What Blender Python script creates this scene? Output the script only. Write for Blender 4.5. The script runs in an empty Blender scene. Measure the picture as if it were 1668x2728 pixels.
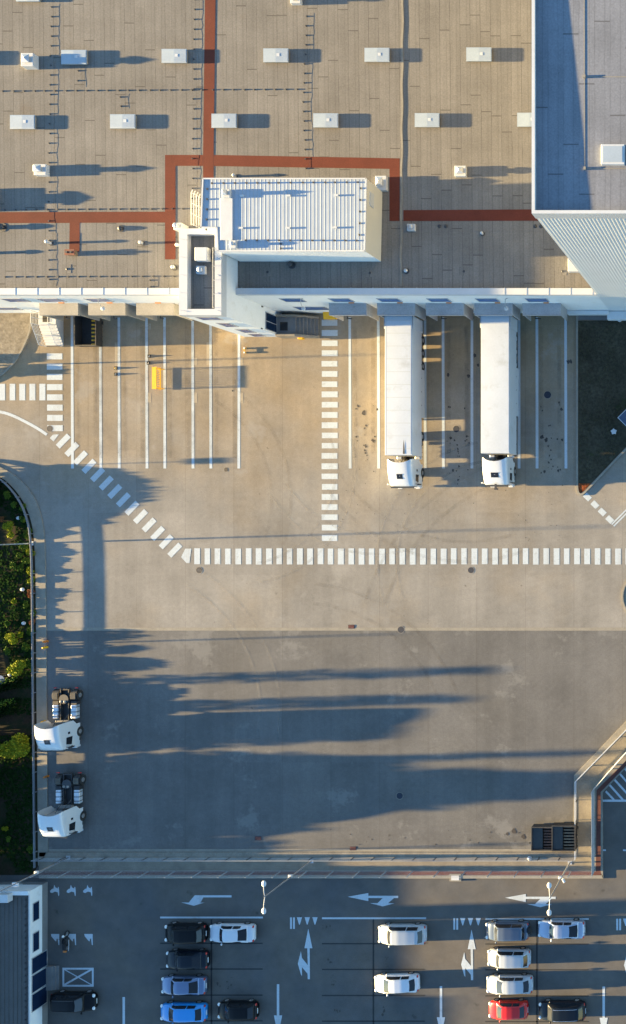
import bpy, math, random
from mathutils import Vector
R_ = random.Random(7)
C = bpy.context.scene.collection
SC = bpy.context.scene
PI = math.pi

# ------------------------------------------------------------------ survey
# the camera hangs 103.3 m above the yard, straight down; 1 m on the ground
# spans 26.4 units of the survey grid that all plan positions are given in
H, F, NX, NY = 103.3, 2728.0, 2046.0, 1364.0
def P(px, py, z=0.0):
    k = (H - z) / F
    return ((px - NX) * k, (NY - py) * k)
def PX(px, z=0.0): return (px - NX) * (H - z) / F
def PY(py, z=0.0): return (NY - py) * (H - z) / F
def PP(pts, z=0.0): return [P(a, b, z) for a, b in pts]

# ------------------------------------------------------------------ materials
def new_mat(name):
    m = bpy.data.materials.new(name); m.use_nodes = True
    nt = m.node_tree; nt.nodes.clear()
    o = nt.nodes.new('ShaderNodeOutputMaterial'); b = nt.nodes.new('ShaderNodeBsdfPrincipled')
    nt.links.new(b.outputs[0], o.inputs[0])
    return m, nt, b
class NT:
    def __init__(s, nt):
        s.nt = nt
        s.tc = nt.nodes.new('ShaderNodeTexCoord').outputs['Object']
        sp = nt.nodes.new('ShaderNodeSeparateXYZ'); nt.links.new(s.tc, sp.inputs[0])
        s.x, s.y, s.z = sp.outputs
    def math(s, op, a, b=None, c=None, clamp=False):
        n = s.nt.nodes.new('ShaderNodeMath'); n.operation = op; n.use_clamp = clamp
        for i, v in enumerate((a, b, c)):
            if v is None: continue
            if isinstance(v, (int, float)): n.inputs[i].default_value = v
            else: s.nt.links.new(v, n.inputs[i])
        return n.outputs[0]
    def noise(s, scale, detail=4, rough=.6, vec=None, scl=None):
        n = s.nt.nodes.new('ShaderNodeTexNoise')
        n.inputs['Scale'].default_value = scale; n.inputs['Detail'].default_value = detail
        n.inputs['Roughness'].default_value = rough
        v = vec or s.tc
        if scl:
            mp = s.nt.nodes.new('ShaderNodeMapping'); mp.inputs['Scale'].default_value = scl
            s.nt.links.new(v, mp.inputs[0]); v = mp.outputs[0]
        s.nt.links.new(v, n.inputs['Vector'])
        return n.outputs[0]
    def white(s, a, b=None):
        n = s.nt.nodes.new('ShaderNodeTexWhiteNoise'); n.noise_dimensions = '2D'
        cb = s.nt.nodes.new('ShaderNodeCombineXYZ')
        s.nt.links.new(a, cb.inputs[0])
        if b is not None: s.nt.links.new(b, cb.inputs[1])
        s.nt.links.new(cb.outputs[0], n.inputs['Vector'])
        return n.outputs[0]
    def ramp(s, f, a, b, lo=0., hi=1.):
        n = s.nt.nodes.new('ShaderNodeMapRange'); n.clamp = True
        n.inputs[1].default_value = a; n.inputs[2].default_value = b
        n.inputs[3].default_value = lo; n.inputs[4].default_value = hi
        s.nt.links.new(f, n.inputs[0]); return n.outputs[0]
    def mix(s, f, a, b, mode='MIX'):
        n = s.nt.nodes.new('ShaderNodeMix'); n.data_type = 'RGBA'; n.blend_type = mode
        if isinstance(f, (int, float)): n.inputs[0].default_value = f
        else: s.nt.links.new(f, n.inputs[0])
        for i, v in ((6, a), (7, b)):
            if isinstance(v, tuple): n.inputs[i].default_value = (*v[:3], 1)
            else: s.nt.links.new(v, n.inputs[i])
        return n.outputs[2]
    def scale(s, col, f):
        n = s.nt.nodes.new('ShaderNodeVectorMath'); n.operation = 'SCALE'
        if isinstance(col, tuple): n.inputs[0].default_value = col[:3]
        else: s.nt.links.new(col, n.inputs[0])
        if isinstance(f, (int, float)): n.inputs['Scale'].default_value = f
        else: s.nt.links.new(f, n.inputs['Scale'])
        return n.outputs[0]
    def bump(s, b, h, strength=.3, dist=.02):
        n = s.nt.nodes.new('ShaderNodeBump'); n.inputs['Strength'].default_value = strength
        n.inputs['Distance'].default_value = dist
        s.nt.links.new(h, n.inputs['Height']); s.nt.links.new(n.outputs[0], b.inputs['Normal'])

MATS = {}
def M(name, col, rough=.7, var=.15, big=.4, fine=12., fvar=.12, metal=0., spec=.4, coat=0., bump=0., dirt=None):
    if name in MATS: return MATS[name]
    m, nt, b = new_mat(name); t = NT(nt)
    f = t.ramp(t.noise(big, 5), .3, .7, 1 - var, 1 + var)
    g = t.ramp(t.noise(fine, 3), .3, .7, 1 - fvar, 1 + fvar)
    c = t.scale(tuple(col), t.math('MULTIPLY', f, g))
    if dirt:
        dcol, lo, hi, sc = dirt
        c = t.mix(t.ramp(t.noise(sc, 6, .7), lo, hi), c, dcol)
    nt.links.new(c, b.inputs['Base Color'])
    b.inputs['Roughness'].default_value = rough; b.inputs['Metallic'].default_value = metal
    b.inputs['Specular IOR Level'].default_value = spec
    if coat:
        b.inputs['Coat Weight'].default_value = coat; b.inputs['Coat Roughness'].default_value = .08
    if bump: t.bump(b, t.noise(fine, 4), bump)
    MATS[name] = m; return m

# yard: old concrete paving in cast fields, browner towards the docks
def yard_mat(name, base, brown, pale, light_amt, th=.59):
    m, nt, b = new_mat(name); t = NT(nt)
    brown_mix = t.math('ADD', t.ramp(t.y, -2., 17., 0., .8), t.ramp(t.noise(.09, 4), .35, .65, -.3, .3), clamp=True)
    c = t.mix(brown_mix, base, brown)
    fx = t.math('FLOOR', t.math('DIVIDE', t.math('ADD', t.x, t.math('MULTIPLY', t.noise(.3, 2), .12)), 4.9)); fy = t.math('FLOOR', t.math('DIVIDE', t.math('ADD', t.y, t.math('MULTIPLY', t.noise(.3, 2), .12)), 6.3))
    field = t.ramp(t.white(fx, fy), 0., 1., .95, 1.05)
    blot = t.ramp(t.noise(.16, 8, .66), .3, .7, .8, 1.2)
    fine = t.ramp(t.noise(2.6, 5, .7), .3, .7, .92, 1.08)
    grit = t.ramp(t.noise(9., 3, .7), .3, .7, .9, 1.1)
    trk = t.ramp(t.noise(.35, 4, .6, scl=(2.2, .12, 1)), .35, .65, .94, 1.06)
    k = t.math('MULTIPLY', t.math('MULTIPLY', field, blot), t.math('MULTIPLY', t.math('MULTIPLY', fine, grit), trk))
    c = t.scale(c, k)
    pm = t.ramp(t.noise(.2, 9, .7), th, th+.06, 0., light_amt)
    c = t.mix(pm, c, pale)
    # small dark drips
    sp = t.ramp(t.noise(1.3, 2, .5), .73, .8, 0., .5)
    c = t.mix(sp, c, (.03, .026, .022))
    # hairline joints of the cast fields
    jx = t.math('LESS_THAN', t.math('FRACT', t.math('DIVIDE', t.x, 4.9)), .012)
    c = t.mix(t.math('MULTIPLY', jx, .22), c, (.06, .05, .04))
    nt.links.new(c, b.inputs['Base Color']); b.inputs['Roughness'].default_value = .95
    b.inputs['Specular IOR Level'].default_value = .15
    MATS[name] = m; return m
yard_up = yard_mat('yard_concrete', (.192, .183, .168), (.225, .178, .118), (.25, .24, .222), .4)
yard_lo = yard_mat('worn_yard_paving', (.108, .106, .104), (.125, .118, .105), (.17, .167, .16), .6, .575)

def asphalt_mat(name, base, warm):
    m, nt, b = new_mat(name); t = NT(nt)
    c = t.mix(t.ramp(t.noise(.15, 5), .35, .65), base, warm)
    k = t.math('MULTIPLY', t.ramp(t.noise(.5, 7, .65), .3, .7, .85, 1.15), t.ramp(t.noise(14., 3, .7), .3, .7, .82, 1.18))
    c = t.scale(c, k)
    sp = t.ramp(t.noise(.8, 3, .5), .68, .76, 0., .45)
    c = t.mix(sp, c, (.018, .018, .018))
    nt.links.new(c, b.inputs['Base Color']); b.inputs['Roughness'].default_value = .92
    b.inputs['Specular IOR Level'].default_value = .2
    MATS[name] = m; return m
asphalt = asphalt_mat('asphalt', (.076, .077, .079), (.1, .091, .08))

# bituminous roof sheets: long strips with lapped seams and scattered cross joints
def roof_mat(name, base, warm, sw=.94, tilt=.012, seam_d=.44, stain=None):
    m, nt, b = new_mat(name); t = NT(nt)
    xx = t.math('ADD', t.x, t.math('ADD', t.math('MULTIPLY', t.y, tilt), t.math('MULTIPLY', t.noise(.5, 2), .08)))
    u = t.math('DIVIDE', xx, sw); col = t.math('FLOOR', u); fr = t.math('FRACT', u)
    r = t.white(col)
    v = t.math('ADD', t.math('DIVIDE', t.y, 7.4), t.math('MULTIPLY', r, 13.))
    vc = t.math('FLOOR', v); vf = t.math('FRACT', v)
    k = t.ramp(t.white(col, vc), 0., 1., .955, 1.045)
    half = t.ramp(fr, .55, .6, 1.015, .985)
    k = t.math('MULTIPLY', k, half)
    k = t.math('MULTIPLY', k, t.ramp(t.noise(.25, 6, .65), .3, .7, .86, 1.14))
    k = t.math('MULTIPLY', k, t.ramp(t.noise(8., 3, .7), .3, .7, .86, 1.14))
    k = t.math('MULTIPLY', k, t.ramp(t.noise(.8, 3, .6, scl=(3., .1, 1)), .3, .7, .93, 1.07))
    c = t.scale(t.mix(t.ramp(t.x, -52., -28.), base, warm), k)
    seam = t.math('LESS_THAN', fr, .06)
    sub = t.math('MULTIPLY', t.math('GREATER_THAN', fr, .66), t.math('LESS_THAN', fr, .7))
    gap = t.math('MULTIPLY', t.ramp(t.noise(.35, 3), .35, .6, .35, 1.), seam)
    cross = t.math('MULTIPLY', t.math('LESS_THAN', vf, .013), t.math('LESS_THAN', t.white(vc, col), .75))
    d = t.math('MAXIMUM', t.math('MULTIPLY', gap, seam_d), t.math('MAXIMUM', t.math('MULTIPLY', sub, .22), t.math('MULTIPLY', cross, .5)))
    c = t.mix(d, c, (.025, .022, .02))
    rust = t.ramp(t.noise(.3, 5, .6), .68, .8, 0., .35)
    c = t.mix(rust, c, (.12, .085, .055))
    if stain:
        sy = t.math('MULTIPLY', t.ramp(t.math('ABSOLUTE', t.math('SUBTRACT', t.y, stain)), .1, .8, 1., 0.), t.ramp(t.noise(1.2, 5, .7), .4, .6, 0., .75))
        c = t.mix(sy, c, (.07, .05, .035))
    nt.links.new(c, b.inputs['Base Color']); b.inputs['Roughness'].default_value = .9
    b.inputs['Specular IOR Level'].default_value = .2
    MATS[name] = m; return m
roof_sheet = roof_mat('bitumen_roof', (.067, .077, .093), (.15, .142, .13))
wall_dark = M('bounce_cut_wall', (.12, .125, .13), .7, .06, .5, 8, .05)  # unseen west wall, darkened to cut light bounced onto the low roof
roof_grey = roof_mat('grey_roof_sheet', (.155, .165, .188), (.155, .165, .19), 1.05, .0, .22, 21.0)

def paint_mat(name, col, under, thr=.57):
    m, nt, b = new_mat(name); t = NT(nt)
    w = t.ramp(t.noise(1.6, 8, .72), thr, thr + .12, 0., .55)
    k = t.ramp(t.noise(7., 4, .7), .3, .7, .9, 1.1)
    trk = t.ramp(t.noise(.8, 4, .6, scl=(1., .15, 1)), .55, .72, 0., .35)
    c = t.mix(trk, t.mix(w, t.scale(col, k), under), under)
    nt.links.new(c, b.inputs['Base Color']); b.inputs['Roughness'].default_value = .8
    b.inputs['Specular IOR Level'].default_value = .2
    MATS[name] = m; return m
white_paint = paint_mat('road_paint', (.37, .42, .46), (.19, .18, .155))
faded_paint = paint_mat('faded_road_paint', (.27, .235, .18), (.19, .16, .11), .5)
red_walk = M('red_walkway', (.105, .028, .018), .9, .12, .5, 10, .12, spec=.2)
red_strip = M('red_paving', (.105, .045, .038), .9, .15, .8, 10, .14, spec=.2)
kerb_c = M('kerb_concrete', (.21, .195, .165), .9, .12, 1.2, 10, .1, spec=.2)
kerb_d = M('strip_concrete', (.2, .18, .15), .9, .2, .9, 8, .14, spec=.2)
ochre = M('path_pavers', (.175, .155, .125), .9, .16, .9, 9, .15, spec=.2)
slab = M('paving_slabs', (.15, .15, .15), .9, .12, 1., 10, .1, spec=.2)
gravel = M('pale_gravel', (.2, .175, .135), .95, .22, 1.4, 5, .25, spec=.1, bump=.6)
soil = M('garden_soil', (.028, .021, .014), .95, .35, .5, 5, .3, spec=.1, dirt=((.012, .018, .008), .45, .6, .5))
turf = M('dry_lawn', (.046, .042, .03), .95, .3, .35, 4, .35, spec=.1, dirt=((.028, .045, .014), .6, .7, .3))
mulch = M('red_mulch', (.2, .055, .02), .95, .3, 3., 6, .5, spec=.1)
wall_w = M('white_render', (.62, .64, .65), .75, .04, .3, 6, .03, dirt=((.47, .46, .43), .55, .85, .7))
wall_rib = M('ribbed_cladding', (.5, .53, .55), .5, .04, .3, 8, .03)
wall_warm = M('cream_wall', (.5, .48, .42), .6, .04, .4, 8, .03)  # plant room end wall, warmer in tone than its other walls
coping = M('coping_metal', (.42, .44, .46), .55, .06, .4, 8, .04)
pan_w = M('white_roof_metal', (.27, .32, .385), .45, .06, .5, 8, .04)
white_metal = M('white_metal', (.42, .44, .46), .45, .06, 1., 9, .05)
sky_poly = M('skylight_polycarbonate', (.27, .32, .37), .4, .05, 1., 9, .05, spec=.5)
galv = M('galvanised_steel', (.42, .44, .46), .4, .1, 2., 12, .08, metal=.55)
grey_metal = M('grey_metal', (.26, .28, .3), .5, .1, 1., 9, .08)
canopy_m = M('canopy_sheet', (.3, .3, .31), .6, .14, .8, 7, .1, dirt=((.16, .15, .14), .6, .75, 1.2))
canopy_l = M('pale_canopy_sheet', (.24, .232, .215), .6, .12, .8, 7, .1, dirt=((.3, .27, .21), .6, .75, 1.2))
dark_metal = M('dark_metal', (.035, .037, .042), .55, .15, 2., 9, .1)
black = M('black_rubber', (.014, .014, .015), .8, .15, 2., 9, .1)
tyre_m = M('tyre', (.018, .018, .018), .85, .1, 4., 12, .1)
chassis_m = M('chassis', (.02, .02, .022), .6, .2, 3., 9, .15)
glass_b = M('window_glass', (.06, .12, .28), .15, .1, .5, 3, .05, spec=.12)
glass_n = M('dark_window_glass', (.006, .016, .042), .15, .1, .5, 3, .05, spec=.15)
glass_d = M('car_glass', (.012, .014, .018), .06, .05, 1., 5, .02, spec=.4)
glass_p = M('panorama_glass', (.008, .009, .011), .12, .05, 1., 5, .02, spec=.5)
lamp_glass = M('lamp_glass', (.62, .63, .62), .15, .05, 3., 9, .03, spec=.7)
red_lamp = M('red_lens', (.35, .02, .015), .2, .05, 3., 9, .05, spec=.6)
yellow = M('yellow_paint', (.6, .34, .01), .5, .08, 2., 9, .06)
orange = M('orange_plastic', (.5, .16, .03), .5, .08, 2., 9, .06)
trailer_w = M('trailer_white', (.42, .46, .51), .4, .05, .4, 6, .03, spec=.4, dirt=((.3, .31, .31), .56, .85, .5))
cab_w = M('cab_white', (.48, .5, .52), .3, .03, .5, 6, .02, spec=.5, coat=.4)
wood_m = M('weathered_wood', (.16, .11, .07), .85, .2, 2., 9, .2)
rust_m = M('rusty_slats', (.17, .06, .04), .8, .25, 2., 9, .2)
glass_w = M('windscreen_glass', (.022, .026, .032), .08, .1, 1., 5, .05, spec=.5)
seam_m = M('seam_metal', (.26, .3, .34), .5, .05, 1., 9, .04)
tarp_m = M('dark_tarpaulin', (.03, .029, .029), .6, .2, 1., 8, .15)
bark = M('bark', (.08, .055, .035), .9, .2, 3., 12, .2)
stain_m = M('oil_stain', (.035, .03, .027), .6, .3, 2., 9, .2)
line_d = M('dark_joint', (.022, .024, .026), .9, .1, 1., 9, .1)
iron = M('cast_iron', (.014, .02, .036), .7, .15, 6., 20, .2)
gate_roof = M('gatehouse_roof', (.062, .06, .058), .6, .14, .6, 7, .12)
grey_plinth = M('grey_plinth', (.16, .16, .16), .85, .1, 1., 9, .1)
def mark_mat(name, col, amount):
    m, nt, b = new_mat(name); t = NT(nt)
    b.inputs['Base Color'].default_value = (*col, 1); b.inputs['Roughness'].default_value = .9
    b.inputs['Specular IOR Level'].default_value = .1
    nt.links.new(t.ramp(t.noise(.7, 6, .7), .38, .62, 0., amount), b.inputs['Alpha'])
    MATS[name] = m; return m
tyre_mark = mark_mat('tyre_mark', (.08, .07, .06), .2)
turn_mark = mark_mat('turning_mark', (.09, .08, .068), .13)
pale_mark = mark_mat('pale_scuff', (.26, .25, .23), .22)
def leaf_mat(name, a, b_, spec=.1):
    m, nt, b = new_mat(name); t = NT(nt)
    g = nt.nodes.new('ShaderNodeNewGeometry')
    c = t.mix(g.outputs['Random Per Island'], a, b_)
    nt.links.new(c, b.inputs['Base Color']); b.inputs['Roughness'].default_value = .85
    b.inputs['Specular IOR Level'].default_value = spec
    MATS[name] = m; return m
leaf_dark = leaf_mat('dark_leaves', (.02, .04, .012), (.035, .065, .016))
leaf_yel = leaf_mat('yellow_green_leaves', (.12, .16, .012), (.24, .24, .016))
leaf_mid = leaf_mat('green_leaves', (.04, .085, .012), (.09, .13, .016))
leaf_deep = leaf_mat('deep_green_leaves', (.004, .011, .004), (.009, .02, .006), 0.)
leaf_rust = leaf_mat('rusty_leaves', (.17, .07, .03), (.22, .1, .04))
def car_paint(name, col, metal=.0, rough=.35, spec=.4, coat=.5):
    return M(name, col, rough, .02, .6, 8, .015, metal=metal, spec=spec, coat=coat)

# ------------------------------------------------------------------ mesh helper
class G:
    def __init__(s): s.v = []; s.f = []
    def add(s, vs, fs):
        n = len(s.v); s.v += [tuple(p) for p in vs]; s.f += [tuple(i + n for i in f) for f in fs]; return s
    def box(s, x0, x1, y0, y1, z0, z1):
        if x0 > x1: x0, x1 = x1, x0
        if y0 > y1: y0, y1 = y1, y0
        return s.add([(x0,y0,z0),(x1,y0,z0),(x1,y1,z0),(x0,y1,z0),(x0,y0,z1),(x1,y0,z1),(x1,y1,z1),(x0,y1,z1)],
              [(0,3,2,1),(4,5,6,7),(0,1,5,4),(1,2,6,5),(2,3,7,6),(3,0,4,7)])
    def cbox(s, c, d, a=0.):
        ca, sa = math.cos(a), math.sin(a); vs = []
        for dz in (-.5, .5):
            for dx, dy in ((-.5,-.5),(.5,-.5),(.5,.5),(-.5,.5)):
                x, y = dx*d[0], dy*d[1]
                vs.append((c[0]+x*ca-y*sa, c[1]+x*sa+y*ca, c[2]+dz*d[2]))
        return s.add(vs, [(0,3,2,1),(4,5,6,7),(0,1,5,4),(1,2,6,5),(2,3,7,6),(3,0,4,7)])
    def prism(s, poly, z0, z1):
        n = len(poly)
        if sum(poly[i][0]*poly[(i+1)%n][1]-poly[(i+1)%n][0]*poly[i][1] for i in range(n)) < 0: poly = poly[::-1]
        vs = [(x,y,z0) for x,y in poly] + [(x,y,z1) for x,y in poly]
        return s.add(vs, [tuple(range(n-1,-1,-1)), tuple(range(n,2*n))] + [(i,(i+1)%n,n+(i+1)%n,n+i) for i in range(n)])
    def poly(s, poly, z):
        n = len(poly)
        if sum(poly[i][0]*poly[(i+1)%n][1]-poly[(i+1)%n][0]*poly[i][1] for i in range(n)) < 0: poly = poly[::-1]
        return s.add([(x,y,z) for x,y in poly], [tuple(range(n))])
    def quad(s, a, b, c, d): return s.add([a,b,c,d], [(0,1,2,3)])
    def tube(s, p0, p1, r0, r1=None, n=8, caps=True):
        r1 = r0 if r1 is None else r1
        a, b = Vector(p0), Vector(p1); d = (b-a).normalized()
        u = d.orthogonal().normalized(); w = d.cross(u)
        vs = [a+(u*math.cos(2*PI*i/n)+w*math.sin(2*PI*i/n))*r0 for i in range(n)] + [b+(u*math.cos(2*PI*i/n)+w*math.sin(2*PI*i/n))*r1 for i in range(n)]
        fs = [(i,(i+1)%n,n+(i+1)%n,n+i) for i in range(n)]
        if caps: fs += [tuple(range(n-1,-1,-1)), tuple(range(n,2*n))]
        return s.add(vs, fs)
    def path(s, pts, r, n=6):
        for a, b in zip(pts, pts[1:]): s.tube(a, b, r, r, n)
        return s
    def ball(s, c, r, n=10, m=6, sc=(1,1,1), half=False):
        vs = []; fs = []
        lo = 0. if half else -PI/2
        for j in range(m+1):
            e = lo + (PI/2-lo)*j/m
            for i in range(n):
                a = 2*PI*i/n
                vs.append((c[0]+r*sc[0]*math.cos(e)*math.cos(a), c[1]+r*sc[1]*math.cos(e)*math.sin(a), c[2]+r*sc[2]*math.sin(e)))
        for j in range(m):
            for i in range(n): fs.append((j*n+i, j*n+(i+1)%n, (j+1)*n+(i+1)%n, (j+1)*n+i))
        if half: fs.append(tuple(range(n-1,-1,-1)))
        return s.add(vs, fs)
    def grid(s, rows, close=False):
        n = len(rows[0]); vs = [p for r in rows for p in r]; fs = []
        for j in range(len(rows)-1):
            for i in range(n if close else n-1):
                k = (i+1) % n
                fs.append((j*n+i, j*n+k, (j+1)*n+k, (j+1)*n+i))
        return s.add(vs, fs)
    def strip(s, path, d0, d1, z0, z1=None):
        """band between two sideways offsets of a path; flat at z1, or a solid z0..z1"""
        L, Rr = offset(path, d0), offset(path, d1); n = len(path)
        if z1 is None:
            s.add([(x,y,z0) for x,y in L] + [(x,y,z0) for x,y in Rr], [(i+1,i,n+i,n+i+1) for i in range(n-1)])
        else:
            vs = [(x,y,z1) for x,y in L]+[(x,y,z1) for x,y in Rr]+[(x,y,z0) for x,y in L]+[(x,y,z0) for x,y in Rr]
            fs = [(0,n,3*n,2*n),(n-1,3*n-1,4*n-1,2*n-1)]
            for i in range(n-1): fs += [(i+1,i,n+i,n+i+1),(i,i+1,2*n+i+1,2*n+i),(n+i+1,n+i,3*n+i,3*n+i+1),(2*n+i,2*n+i+1,3*n+i+1,3*n+i)]
            s.add(vs, fs)
        return s
    def leaves(s, c, rad, n, size, rng, inner=.35, flat=1., low=-1.):
        for _ in range(n):
            while True:
                p = Vector((rng.uniform(-1,1), rng.uniform(-1,1), rng.uniform(low,1)))
                if inner < p.length <= 1.: break
            q = Vector((c[0]+p.x*rad[0], c[1]+p.y*rad[1], c[2]+p.z*rad[2]))
            a = Vector((rng.gauss(0,1), rng.gauss(0,1), rng.gauss(0,1)*flat)).normalized()
            b = a.cross(Vector((rng.gauss(0,1), rng.gauss(0,1), rng.gauss(0,1)))).normalized()
            k = size*rng.uniform(.6,1.3)
            s.add([q-a*k, q+b*k*.6, q+a*k, q-b*k*.6], [(0,1,2,3)])
        return s
    def build(s, name, mat, parent=None, org=(0,0,0), bevel=0., smooth=False, loc=None, fix=False):
        me = bpy.data.meshes.new(name)
        me.from_pydata([(x-org[0],y-org[1],z-org[2]) for x,y,z in s.v], [], s.f)
        if fix:
            import bmesh
            bm = bmesh.new(); bm.from_mesh(me); bmesh.ops.recalc_face_normals(bm, faces=bm.faces); bm.to_mesh(me); bm.free()
        if smooth: me.shade_smooth()
        me.materials.append(mat)
        o = bpy.data.objects.new(name, me); C.objects.link(o)
        if parent is not None: o.parent = parent
        else: o.location = org
        if bevel:
            b = o.modifiers.new('bevel', 'BEVEL'); b.width = bevel; b.segments = 2; b.limit_method = 'ANGLE'; b.angle_limit = .6
        return o
def offset(path, d):
    out = []
    for i, (x, y) in enumerate(path):
        a = path[max(i-1,0)]; b = path[min(i+1,len(path)-1)]
        if 0 < i < len(path)-1:
            d1 = Vector((x-a[0], y-a[1])).normalized(); d2 = Vector((b[0]-x, b[1]-y)).normalized()
            n1 = Vector((-d1.y, d1.x)); n2 = Vector((-d2.y, d2.x)); m = (n1+n2).normalized()
            k = d / max(.3, m.dot(n1))
        else:
            dd = Vector((b[0]-a[0], b[1]-a[1])).normalized(); m = Vector((-dd.y, dd.x)); k = d
        out.append((x+m.x*k, y+m.y*k))
    return out
def smooth_path(p, it=2):
    for _ in range(it):
        q = [p[0]]
        for a, b in zip(p, p[1:]):
            q += [(a[0]*.75+b[0]*.25, a[1]*.75+b[1]*.25), (a[0]*.25+b[0]*.75, a[1]*.25+b[1]*.75)]
        p = q + [p[-1]]
    return p
def along(path, step, start=0.):
    """points and headings every step metres"""
    out = []; d = start; acc = 0.
    for a, b in zip(path, path[1:]):
        L = math.dist(a, b)
        while d <= acc + L:
            k = (d-acc)/L; out.append((a[0]+(b[0]-a[0])*k, a[1]+(b[1]-a[1])*k, math.atan2(b[1]-a[1], b[0]-a[0]))); d += step
        acc += L
    return out
def tag(o, label=None, cat=None, group=None, kind=None):
    if label: o['label'] = label
    if cat: o['category'] = cat
    if group: o['group'] = group
    if kind: o['kind'] = kind
    return o
def thing(name, label, cat, loc=(0,0,0), rz=0., group=None):
    o = bpy.data.objects.new(name, None); C.objects.link(o); o.location = loc; o.rotation_euler = (0,0,rz)
    o.empty_display_size = .3
    return tag(o, label, cat, group)
def struct(g, name, mat, **k): return tag(g.build(name, mat, **k), kind='structure')
def copy_tree(o, parent=None, loc=None, rz=None, label=None):
    c = o.copy(); C.objects.link(c)
    if parent is not None: c.parent = parent
    for ch in list(o.children): copy_tree(ch, c)
    if loc is not None: c.location = loc
    if rz is not None: c.rotation_euler = (0,0,rz)
    if label: c['label'] = label
    return c
SKY_S, SUN_S, SUN_C, EXPO = .07, 5., (1.,.71,.32), 3.45
# ------------------------------------------------------------------ light, sky, camera
SUN_EL, SUN_TURN = math.radians(6.0), math.radians(1.7)
w = bpy.data.worlds.new('World'); SC.world = w; w.use_nodes = True
nt = w.node_tree; nt.nodes.clear()
wo = nt.nodes.new('ShaderNodeOutputWorld'); bg = nt.nodes.new('ShaderNodeBackground'); sk = nt.nodes.new('ShaderNodeTexSky')
sk.sky_type = 'NISHITA'; sk.sun_disc = False; sk.sun_elevation = SUN_EL
sk.sun_rotation = math.radians(270.) - SUN_TURN
sk.air_density = 1.; sk.dust_density = 0.; sk.ozone_density = 2.6
bg.inputs['Strength'].default_value = SKY_S
nt.links.new(sk.outputs[0], bg.inputs[0]); nt.links.new(bg.outputs[0], wo.inputs[0])
sl = bpy.data.lights.new('sun', 'SUN'); sl.energy = SUN_S; sl.angle = math.radians(.53); sl.color = SUN_C
so = bpy.data.objects.new('sun', sl); C.objects.link(so)
dv = Vector((math.cos(SUN_EL)*math.cos(SUN_TURN), math.cos(SUN_EL)*math.sin(SUN_TURN), -math.sin(SUN_EL)))
so.rotation_euler = dv.to_track_quat('-Z', 'Y').to_euler(); so.location = (-150, -5, 40)
SC.view_settings.view_transform = 'Standard'; SC.view_settings.look = 'None'
SC.view_settings.gamma = 1; SC.view_settings.exposure = EXPO
cam = bpy.data.cameras.new('camera'); co = bpy.data.objects.new('camera', cam); C.objects.link(co)
cam.sensor_fit = 'VERTICAL'; cam.sensor_height = 24.; cam.lens = 24.
cam.shift_x = (834 - NX) / F; cam.shift_y = 0.
cam.clip_end = 4000.; cam.clip_start = 1.
co.location = (0, 0, H); co.rotation_euler = (0, 0, 0); SC.camera = co

# ------------------------------------------------------------------ ground and pavings
struct(G().poly([(-2500,-2500),(2500,-2500),(2500,2500),(-2500,2500)], 0.), 'ground', asphalt)
YW = 20.05                                            # line of the long dock wall
kerb_px = [(-260,1195),(-120,1205),(0,1241),(49,1271),(81,1305.5),(101.5,1342),(114,1383),(121,1433),(123,1545),(124.5,1687),(126,1853),(127.5,2056),(129,2266)]
kerb_path = smooth_path(PP(kerb_px), 2)
rail_px = [(-260,1225),(-120,1232),(0,1266),(40.6,1301),(71,1346),(87,1393),(92.5,1433),(96.5,1504),(98,1687),(99.5,1893),(101.5,2076),(102.5,2176),(103.5,2306)]
rail_path = smooth_path(PP(rail_px), 2)
g = G().poly(PP([(-300,830),(2300,830),(2300,1678),(-300,1678)]), .004)
struct(g, 'yard_pavement', yard_up)
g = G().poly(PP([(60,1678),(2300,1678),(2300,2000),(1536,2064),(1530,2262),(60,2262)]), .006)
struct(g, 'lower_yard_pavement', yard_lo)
# left kerb strip (raised step) and the garden behind it
g = G(); lp = offset(kerb_path, 0.); rp = offset(rail_path, 0.)
g.prism(lp + rp[::-1], -.05, .1)
struct(g, 'kerb_strip', kerb_c)
g = G().poly([(x-.02,y) for x,y in rp] + PP([(90,2330),(-900,2330),(-900,1225)]), .095)
struct(g, 'garden_soil', soil)
# pale gravel island by the dock stairs
isl = PP([(-260,836),(86,836),(84,878),(72,912),(54,948),(30,980),(0,1006),(-60,1030),(-260,1050)])
struct(G().prism(isl, -.05, .11), 'gravel_island', gravel)
g = G(); ip = smooth_path(isl[1:], 2); g.strip(ip, -.13, .02, -.05, .15); struct(g, 'island_kerb', kerb_c)
# bottom strips between yard and car park
x0, x1 = 128, 1583
def hstrip(name, y0, y1, z, mat, xa=x0, xb=x1):
    (a, b), (c, d) = P(xa, y1, z), P(xb, y0, z)
    struct(G().box(a, c, b, d, -.05, z), name, mat)
hstrip('gutter_strip', 2262, 2268, .02, kerb_c, 110, 1530)
hstrip('gutter_channel', 2268, 2271, .012, kerb_d, 110, 1530)
hstrip('kerb_stone', 2271, 2282, .1, kerb_d, 104, 1536)
hstrip('footpath', 2282, 2318, .105, ochre, 104, 1583)
hstrip('path_edging', 2318, 2321.5, .13, kerb_c, 104, 1588)
hstrip('red_strip', 2321.5, 2332, .11, red_strip, 104, 1601)
hstrip('car_park_kerb', 2332, 2340.5, .14, kerb_c, 104, 1607)
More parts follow.
